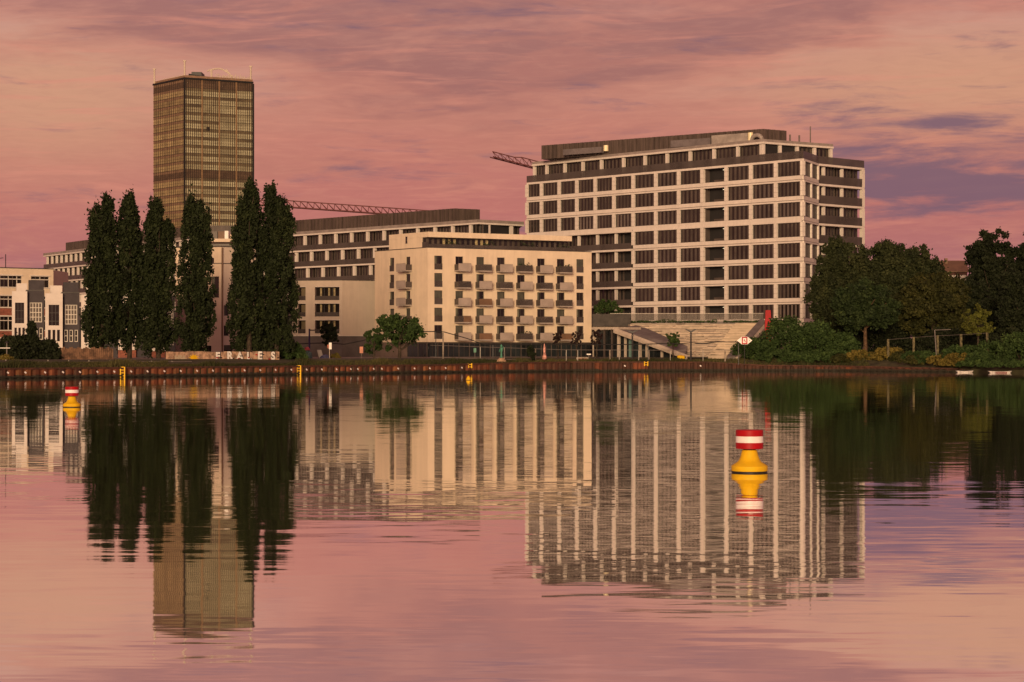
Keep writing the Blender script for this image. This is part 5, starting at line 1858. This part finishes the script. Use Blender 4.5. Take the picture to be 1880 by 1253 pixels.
def poplar(px, Y, ytop, wpx, label, seed, spires, nclump=150, per=85):
    rng = np.random.default_rng(seed)
    x, _, zg = put_px(px, Y)
    s = FOC / Y
    H = wz(ytop, Y) - zg
    R = wpx / s / 2
    r = thing('poplar_tree', label, 'tree', (x, Y, zg), 'tall slender poplars')
    cs, rs = [], []
    for sx_, top, wr, share in spires:
        hs = H * top
        for i in range(int(nclump * share)):
            t_ = rng.uniform(0.05, 0.985) ** 0.9
            env = R * wr * (0.55 + 0.45 * min(1.0, (t_ / 0.22))) * (1 - 0.72 * max(0, t_ - 0.35) ** 1.05) * (1.0 if t_ < 0.88 else max(0.15, (1 - t_) / 0.12) ** 0.6)
            an = rng.uniform(0, 2 * math.pi)
            rr = env * rng.uniform(0.15, 1.0) ** 0.6
            cs.append(np.array([sx_ * R + rr * math.cos(an), rr * math.sin(an), t_ * hs]))
            k = rng.uniform(0.45, 0.85)
            rs.append(np.array([k * 0.75, k * 0.75, k * rng.uniform(1.3, 2.2)]))
    pos, tint = clump_cloud(cs, rs, per, rng)
    obj('crown', leaves(pos, 0.36, tint, L_POP, 'crown', 0.6, rng), r)
    limbs = []
    for i in range(14):
        z_ = H * rng.uniform(0.04, 0.8)
        an = rng.uniform(0, 6.28)
        limbs.append(((0, 0, z_), (math.cos(an) * R * 0.55, math.sin(an) * R * 0.55, z_ + H * 0.14), 0.12))
    obj('trunk', trunk_mesh(H * 0.93, 0.38, limbs), r)
    return r


poplar(187, 303, 358, 62, 'slender poplar beside the white and dark terrace houses', 1, [(0.30, 1.0, 0.74, 0.55), (-0.34, 0.92, 0.78, 0.45)], 300)
poplar(238, 304, 360, 58, 'slender poplar close beside the first poplar with a single rounded top', 2, [(0.0, 1.0, 1.0, 1.0)], 240)
poplar(291, 303, 367, 66, 'poplar in front of the tower edge with a shorter side spire', 3, [(-0.15, 1.0, 0.78, 0.55), (0.48, 0.86, 0.62, 0.25), (-0.55, 0.88, 0.50, 0.2)], 290)
poplar(360, 302, 366, 70, 'lone poplar before the tower and the cream house', 4, [(-0.22, 1.0, 0.80, 0.55), (0.24, 0.985, 0.76, 0.45)], 290)
poplar(457, 303, 337, 72, 'tallest poplar beside the cream house in the thick pair', 5, [(0.05, 1.0, 0.88, 0.65), (-0.42, 0.80, 0.62, 0.35)], 320)
poplar(507, 304, 340, 76, 'broad poplar of the thick pair next to the beige corner house', 6, [(-0.25, 1.0, 0.76, 0.5), (0.25, 0.92, 0.80, 0.5)], 330)


def broad_tree(px, Y, ytop, ybot, hwpx, label, seed, leaf, name='broadleaf_tree', group='trees on the wooded bank', nclump=110, per=80, size=0.42, trunk_px=None, dome=1.0, droop=0.0):
    """crown between rows ytop and ybot, half width in photo pixels"""
    rng = np.random.default_rng(seed)
    x, _, zg = put_px(px, Y)
    s = FOC / Y
    zt, zb = wz(ytop, Y) - zg, max(0.2, wz(ybot, Y) - zg)
    R = hwpx / s
    r = thing(name, label, 'tree', (x, Y, zg), group)
    cs, rs = [], []
    hz_ = (zt - zb) / 2
    cz = (zt + zb) / 2
    lobes = [((0.0, 0.0, 0.46), 0.52), ((0, 0, 0), 0.66), ((0.25, 0, 0.38), 0.5), ((-0.28, 0, 0.34), 0.5)]
    for i in range(12):
        an_ = 2 * math.pi * i / 12 + rng.uniform(-0.3, 0.3)
        zz_ = rng.uniform(-0.6, 0.5)
        rr_ = rng.uniform(0.42, 0.58) * math.sqrt(1 - zz_ * zz_ * 0.8)
        lobes.append(((math.cos(an_) * rr_, math.sin(an_) * rr_, zz_), rng.uniform(0.36, 0.50)))
    for i in range(int(nclump * 1.5)):
        lc, lr = lobes[rng.integers(len(lobes))]
        q = rng.normal(size=3)
        q /= np.linalg.norm(q)
        q = np.array(lc) + q * lr * rng.uniform(0.5, 1.0)
        q /= max(1.0, np.linalg.norm(q) / 0.97)
        cs.append(np.array([q[0] * R, q[1] * R * 0.85, cz + q[2] * hz_ * 0.97]))
        k = R * rng.uniform(0.08, 0.16)
        rs.append(np.array([k, k, k * rng.uniform(0.7, 1.1) * (1 + droop)]))
    pos, tint = clump_cloud(cs, rs, per, rng)
    obj('crown', leaves(pos, size, tint, leaf, 'crown', 0.0, rng), r)
    limbs = []
    for i in range(9):
        z_ = zb + (cz - zb) * rng.uniform(0.1, 0.8)
        an = rng.uniform(0, 6.28)
        limbs.append(((0, 0, max(0.3, z_)), (math.cos(an) * R * 0.6, math.sin(an) * R * 0.6, z_ + hz_ * 0.5), 0.018 * R + 0.03))
    obj('trunk', trunk_mesh(cz + hz_ * 0.2, 0.05 * R + 0.08, limbs, mat('warm_bark', (0.11, 0.06, 0.032), 0.9, var=0.3, scale=3) if trunk_px else M_BARK, lean=0.2), r)
    return r


broad_tree(1537, 364, 428, 655, 55, 'dark willow at the office block end of the wooded bank', 21, L_WILL, nclump=300, per=120, droop=0.5)
broad_tree(1607, 366, 427, 655, 62, 'tall dense willow in the middle of the willow row', 22, L_WILL, nclump=340, per=120, droop=0.5)
broad_tree(1680, 368, 430, 655, 58, 'willow nearest the gap with the brown house', 23, L_WILL, nclump=320, per=120, droop=0.5)
broad_tree(1588, 352, 508, 618, 68, 'green tree with a bare reddish trunk on the bank', 24, L_DEEP, trunk_px=1, nclump=190, per=100)
broad_tree(1712, 358, 490, 632, 78, 'wide olive green tree behind the concrete posts', 25, L_OLIVE, nclump=280, per=120)
broad_tree(1822, 398, 403, 640, 58, 'tall dark tree rising behind the sapling', 26, L_DARK, nclump=300, per=120)
broad_tree(1895, 396, 413, 640, 54, 'tall dark tree cut by the edge beside the other tall tree', 27, L_DARK, nclump=260, per=110)
broad_tree(1775, 376, 500, 664, 52, 'shaded tree below the tall dark tree', 28, L_DARK, nclump=220, per=110)
broad_tree(1880, 352, 485, 660, 56, 'dark green tree leaning over the bank by the low boat', 29, L_DARK, nclump=240, per=110)
broad_tree(1830, 366, 540, 664, 44, 'low dark tree filling the gap behind the sapling', 39, L_DARK, nclump=180, per=110)
broad_tree(1795, 334, 560, 622, 33, 'lime green sapling before the dark trees', 30, L_LIME, name='sapling', nclump=34, per=60, size=0.34)
broad_tree(605, 336, 588, 636, 22, 'small dark tree before the wide curtained windows', 31, L_DARK, group='small trees on the promenade', nclump=50, per=70, size=0.28)
broad_tree(733, 328, 573, 652, 54, 'wide bright green young tree before the corner of the flats', 32, L_GREEN, group='small trees on the promenade', nclump=64, per=90, size=0.34)
broad_tree(686, 330, 598, 655, 24, 'low green tree beside the wide young tree', 33, L_GREEN, group='small trees on the promenade', nclump=45, per=60, size=0.28)
broad_tree(1024, 347, 604, 640, 12, 'small dark purple tree before the last balconies', 34, L_PURP, group='small trees on the promenade', nclump=26, per=40, size=0.2)
broad_tree(1058, 347, 603, 640, 12, 'small dark purple tree before the end window column', 35, L_PURP, group='small trees on the promenade', nclump=26, per=40, size=0.2)
broad_tree(1095, 350, 600, 645, 15, 'dark purple tree before the glazed pavilion', 36, L_PURP, group='small trees on the promenade', nclump=34, per=40, size=0.2)
broad_tree(1235, 347, 606, 640, 16, 'young conical green tree before the wide steps', 37, L_GREEN, group='small trees on the promenade', nclump=40, per=60, size=0.22)
tt = broad_tree(1116, 378, 549, 580, 30, 'green tree growing on the terrace beside the flats', 38, L_GREEN, group='small trees on the promenade', nclump=50, per=60, size=0.28)


def bush(px, Y, ytop, hwpx, label, seed, leaf, per=70, nclump=60, size=0.34, group='bushes on the bank', name='bush', cone=0.0):
    rng = np.random.default_rng(seed)
    x, _, zg = put_px(px, Y)
    s = FOC / Y
    H = wz(ytop, Y) - zg
    R = hwpx / s
    r = thing(name, label, 'bush', (x, Y, zg), group)
    cs, rs = [], []
    for i in range(nclump):
        an = rng.uniform(0, 2 * math.pi)
        t_ = rng.uniform(0.02, 0.97)
        env = R * (1 - cone * t_) * math.sqrt(max(0.03, 1 - (t_ * 0.95) ** 2.2)) if cone == 0 else R * max(0.08, (1 - t_) ** 0.8)
        rr = env * rng.uniform(0.1, 1.0) ** 0.5
        cs.append(np.array([rr * math.cos(an), rr * math.sin(an) * 0.75, t_ * H * 0.95]))
        k = max(0.22, min(R, H) * rng.uniform(0.13, 0.26))
        rs.append(np.array([k, k, k * 0.9]))
    pos, tint = clump_cloud(cs, rs, per, rng)
    pos[:, 2] = np.maximum(pos[:, 2], -0.1)
    obj('foliage', leaves(pos, size, tint, leaf, 'foliage', 0.2, rng), r)
    mb = MB()
    for i in range(5):
        an = rng.uniform(0, 6.28)
        mb.bar((0, 0, -0.2), (math.cos(an) * R * 0.4, math.sin(an) * R * 0.4, H * 0.6), 0.05, M_BARK, 5, 0.02)
    obj('stem', mb.data('stem'), r)
    return r


BUSH = [(1385, 351, 622, 42, 'low green bush at the foot of the red pylon', L_GREEN, 110),
        (1440, 353, 583, 48, 'big green bush beside the red pylon', L_GREEN, 150),
        (1500, 352, 592, 46, 'green bush before the dark willow', L_GREEN, 140),
        (1548, 350.5, 612, 34, 'bright green bush below the bare trunked tree', L_GREEN, 100),
        (1430, 347.6, 645, 44, 'low bush trailing over the quay wall below the big green bush', L_GREEN, 90),
        (1505, 347.6, 643, 46, 'low trailing bush hanging over the quay wall by the weeds', L_GREEN, 90),
        (1640, 362, 590, 64, 'deeply shaded bush behind the first concrete posts', L_DARK, 150),
        (1740, 352, 605, 54, 'shaded bush behind the goal frame', L_DARK, 130),
        (1690, 339.5, 646, 40, 'green bush between the yellow weeds and the posts', L_GREEN, 80),
        (1770, 333, 636, 46, 'spreading green bush above the small white boat', L_GREEN, 110),
        (1824, 329, 628, 46, 'green bush beside the lime sapling', L_GREEN, 110),
        (1874, 325, 612, 46, 'large green bush above the low white boat', L_GREEN, 120),
        (1850, 320.5, 662, 40, 'low green bush reaching down to the water', L_GREEN, 80),
        (1785, 326.5, 664, 30, 'low dark bush behind the small white boat', L_GREEN, 60),
        (1580, 346.8, 645, 30, 'yellowish weed clump at the end of the green bushes', L_YEL, 70),
        (1632, 344.5, 640, 38, 'tall yellow brown weed clump below the concrete posts', L_YEL, 90),
        (1682, 336.5, 654, 32, 'low olive weed clump at the waterside', L_OLIVE, 60),
        (1735, 332.5, 652, 36, 'yellow green weed clump below the goal frame', L_YEL, 70),
        (1606, 347.2, 650, 26, 'green weed clump between the two yellow clumps', L_GREEN, 60),
        (1660, 341.5, 647, 28, 'olive green weed clump before the second concrete post', L_OLIVE, 70),
        (1708, 335.5, 648, 30, 'green weed clump at the foot of the goal frame', L_GREEN, 70),
        (1757, 330.5, 650, 28, 'yellow tinged weed clump by the end of the quay wall', L_YEL, 60),
        (1800, 326.5, 648, 32, 'bright green weed clump between the two white boats', L_GREEN, 70),
        (1805, 346, 596, 34, 'dark bush directly behind the lime sapling', L_DARK, 110),
        (1556, 360, 612, 30, 'dark bush behind the bare reddish trunk', L_DARK, 90),
        (1455, 346.9, 652, 30, 'weed clump hanging over the wall below the big green bush', L_GREEN, 60),
        (1545, 346.6, 652, 28, 'dull green weed clump at the start of the yellow weeds', L_OLIVE, 60),
        (1818, 319.5, 668, 22, 'bright green shore plants beside the low white boat', L_GREEN, 50),
        (1872, 317, 666, 26, 'bright green shore plants behind the low white boat', L_GREEN, 60),
        (25, 279, 618, 34, 'dark shrub behind the thin lamp post', L_DARK, 120),
        (88, 281, 626, 28, 'dark shrub before the second terrace house', L_DARK, 100),
        (536, 306, 632, 26, 'green shrub at the foot of the thick poplar pair', L_GREEN, 90),
        (10, 271, 655, 12, 'pale flowering shrub at the foot of the lamp', L_YEL, 30)]
for i, (p, Y, yt, hw_, lb, lf, nc) in enumerate(BUSH):
    bush(p, Y, yt, hw_, lb, 100 + i, lf, nclump=nc)
bush(58, 280, 590, 24, 'tall dark conical shrub between the terrace houses', 140, L_DARK, nclump=130, cone=0.9)
bush(975, 336, 634, 9, 'slim dark shrub before the shop windows', 141, L_DARK, nclump=26, size=0.24)
bush(616, 322, 650, 8, 'small yellow flowering plant beside the notice post', 142, L_YEL, nclump=16, size=0.2)

# planting along the terrace edge
rng = np.random.default_rng(77)
pos = []
for i in range(2600):
    u = rng.uniform(0, pf.L)
    x_, y_ = pf.xy(u, 0.1 + rng.uniform(0, 0.7))
    if 0.70 < u / pf.L < 0.74:
        continue
    hh = 0.55 * (0.55 + 0.45 * math.sin(u * 1.1) * math.sin(u * 0.37 + 1))
    pos.append((x_, y_, ZTER + 0.30 + rng.uniform(-0.1, 1) * hh))
pos = np.array(pos)
o = obj('planter_greenery', leaves(pos, 0.22, rng.uniform(0.1, 0.8, len(pos)), L_GREEN, 'planter_greenery'))
o['kind'] = 'stuff'
o['label'] = 'strip of low green plants along the terrace edge'

# grass and weeds on the bank
rng = np.random.default_rng(78)
N = 26000
px = rng.uniform(-40, 1600, N)
vv, tt_ = [], []
pos = np.zeros((N, 3))
hh = np.zeros(N)
for i in range(N):
    x_ = float(np.interp(px[i], [q[0] for q in QPX], QX))
    off = 0.35 + (2.6 if 295 < px[i] < 525 else 6.5) * rng.uniform() ** 1.4
    y_ = qy(x_) + off
    pos[i] = (x_, y_, gz(x_, y_) + (wall_h(px[i]) + 0.1 - 1.05) * max(0, 1 - off / 5))
    hh[i] = rng.uniform(0.10, 0.30) * (1.0 + 2.0 * max(0, math.sin(x_ * 0.9) * math.sin(x_ * 0.31 + 2)))
an = rng.uniform(0, 2 * math.pi, N)
wd = 0.05
a = np.stack([np.cos(an) * wd, np.sin(an) * wd, np.zeros(N)], 1)
tip = np.stack([rng.normal(0, 0.12, N), rng.normal(0, 0.12, N), hh], 1)
v = np.stack([pos - a, pos + a, pos + tip], 1).reshape(-1, 3)
me = bpy.data.meshes.new('grass')
me.vertices.add(3 * N)
me.vertices.foreach_set('co', v.astype(np.float32).ravel())
me.loops.add(3 * N)
me.loops.foreach_set('vertex_index', np.arange(3 * N, dtype=np.int32))
me.polygons.add(N)
me.polygons.foreach_set('loop_start', np.arange(0, 3 * N, 3, dtype=np.int32))
at = me.attributes.new('tint', 'FLOAT', 'FACE')
at.data.foreach_set('value', np.clip(rng.normal(0.4, 0.2, N) + 0.25 * np.sin(pos[:, 0] * 0.22), 0, 1).astype(np.float32))
me.materials.append(leaf_mat('bank_grass', (0.022, 0.028, 0.010), (0.060, 0.058, 0.020), (0.125, 0.10, 0.036)))
me.update(calc_edges=True)
o = obj('grass', me)
o['kind'] = 'stuff'
o['label'] = 'rough grass and weeds along the top of the quay wall'

for o in bpy.data.objects:
    if '_u' in o:
        del o['_u']
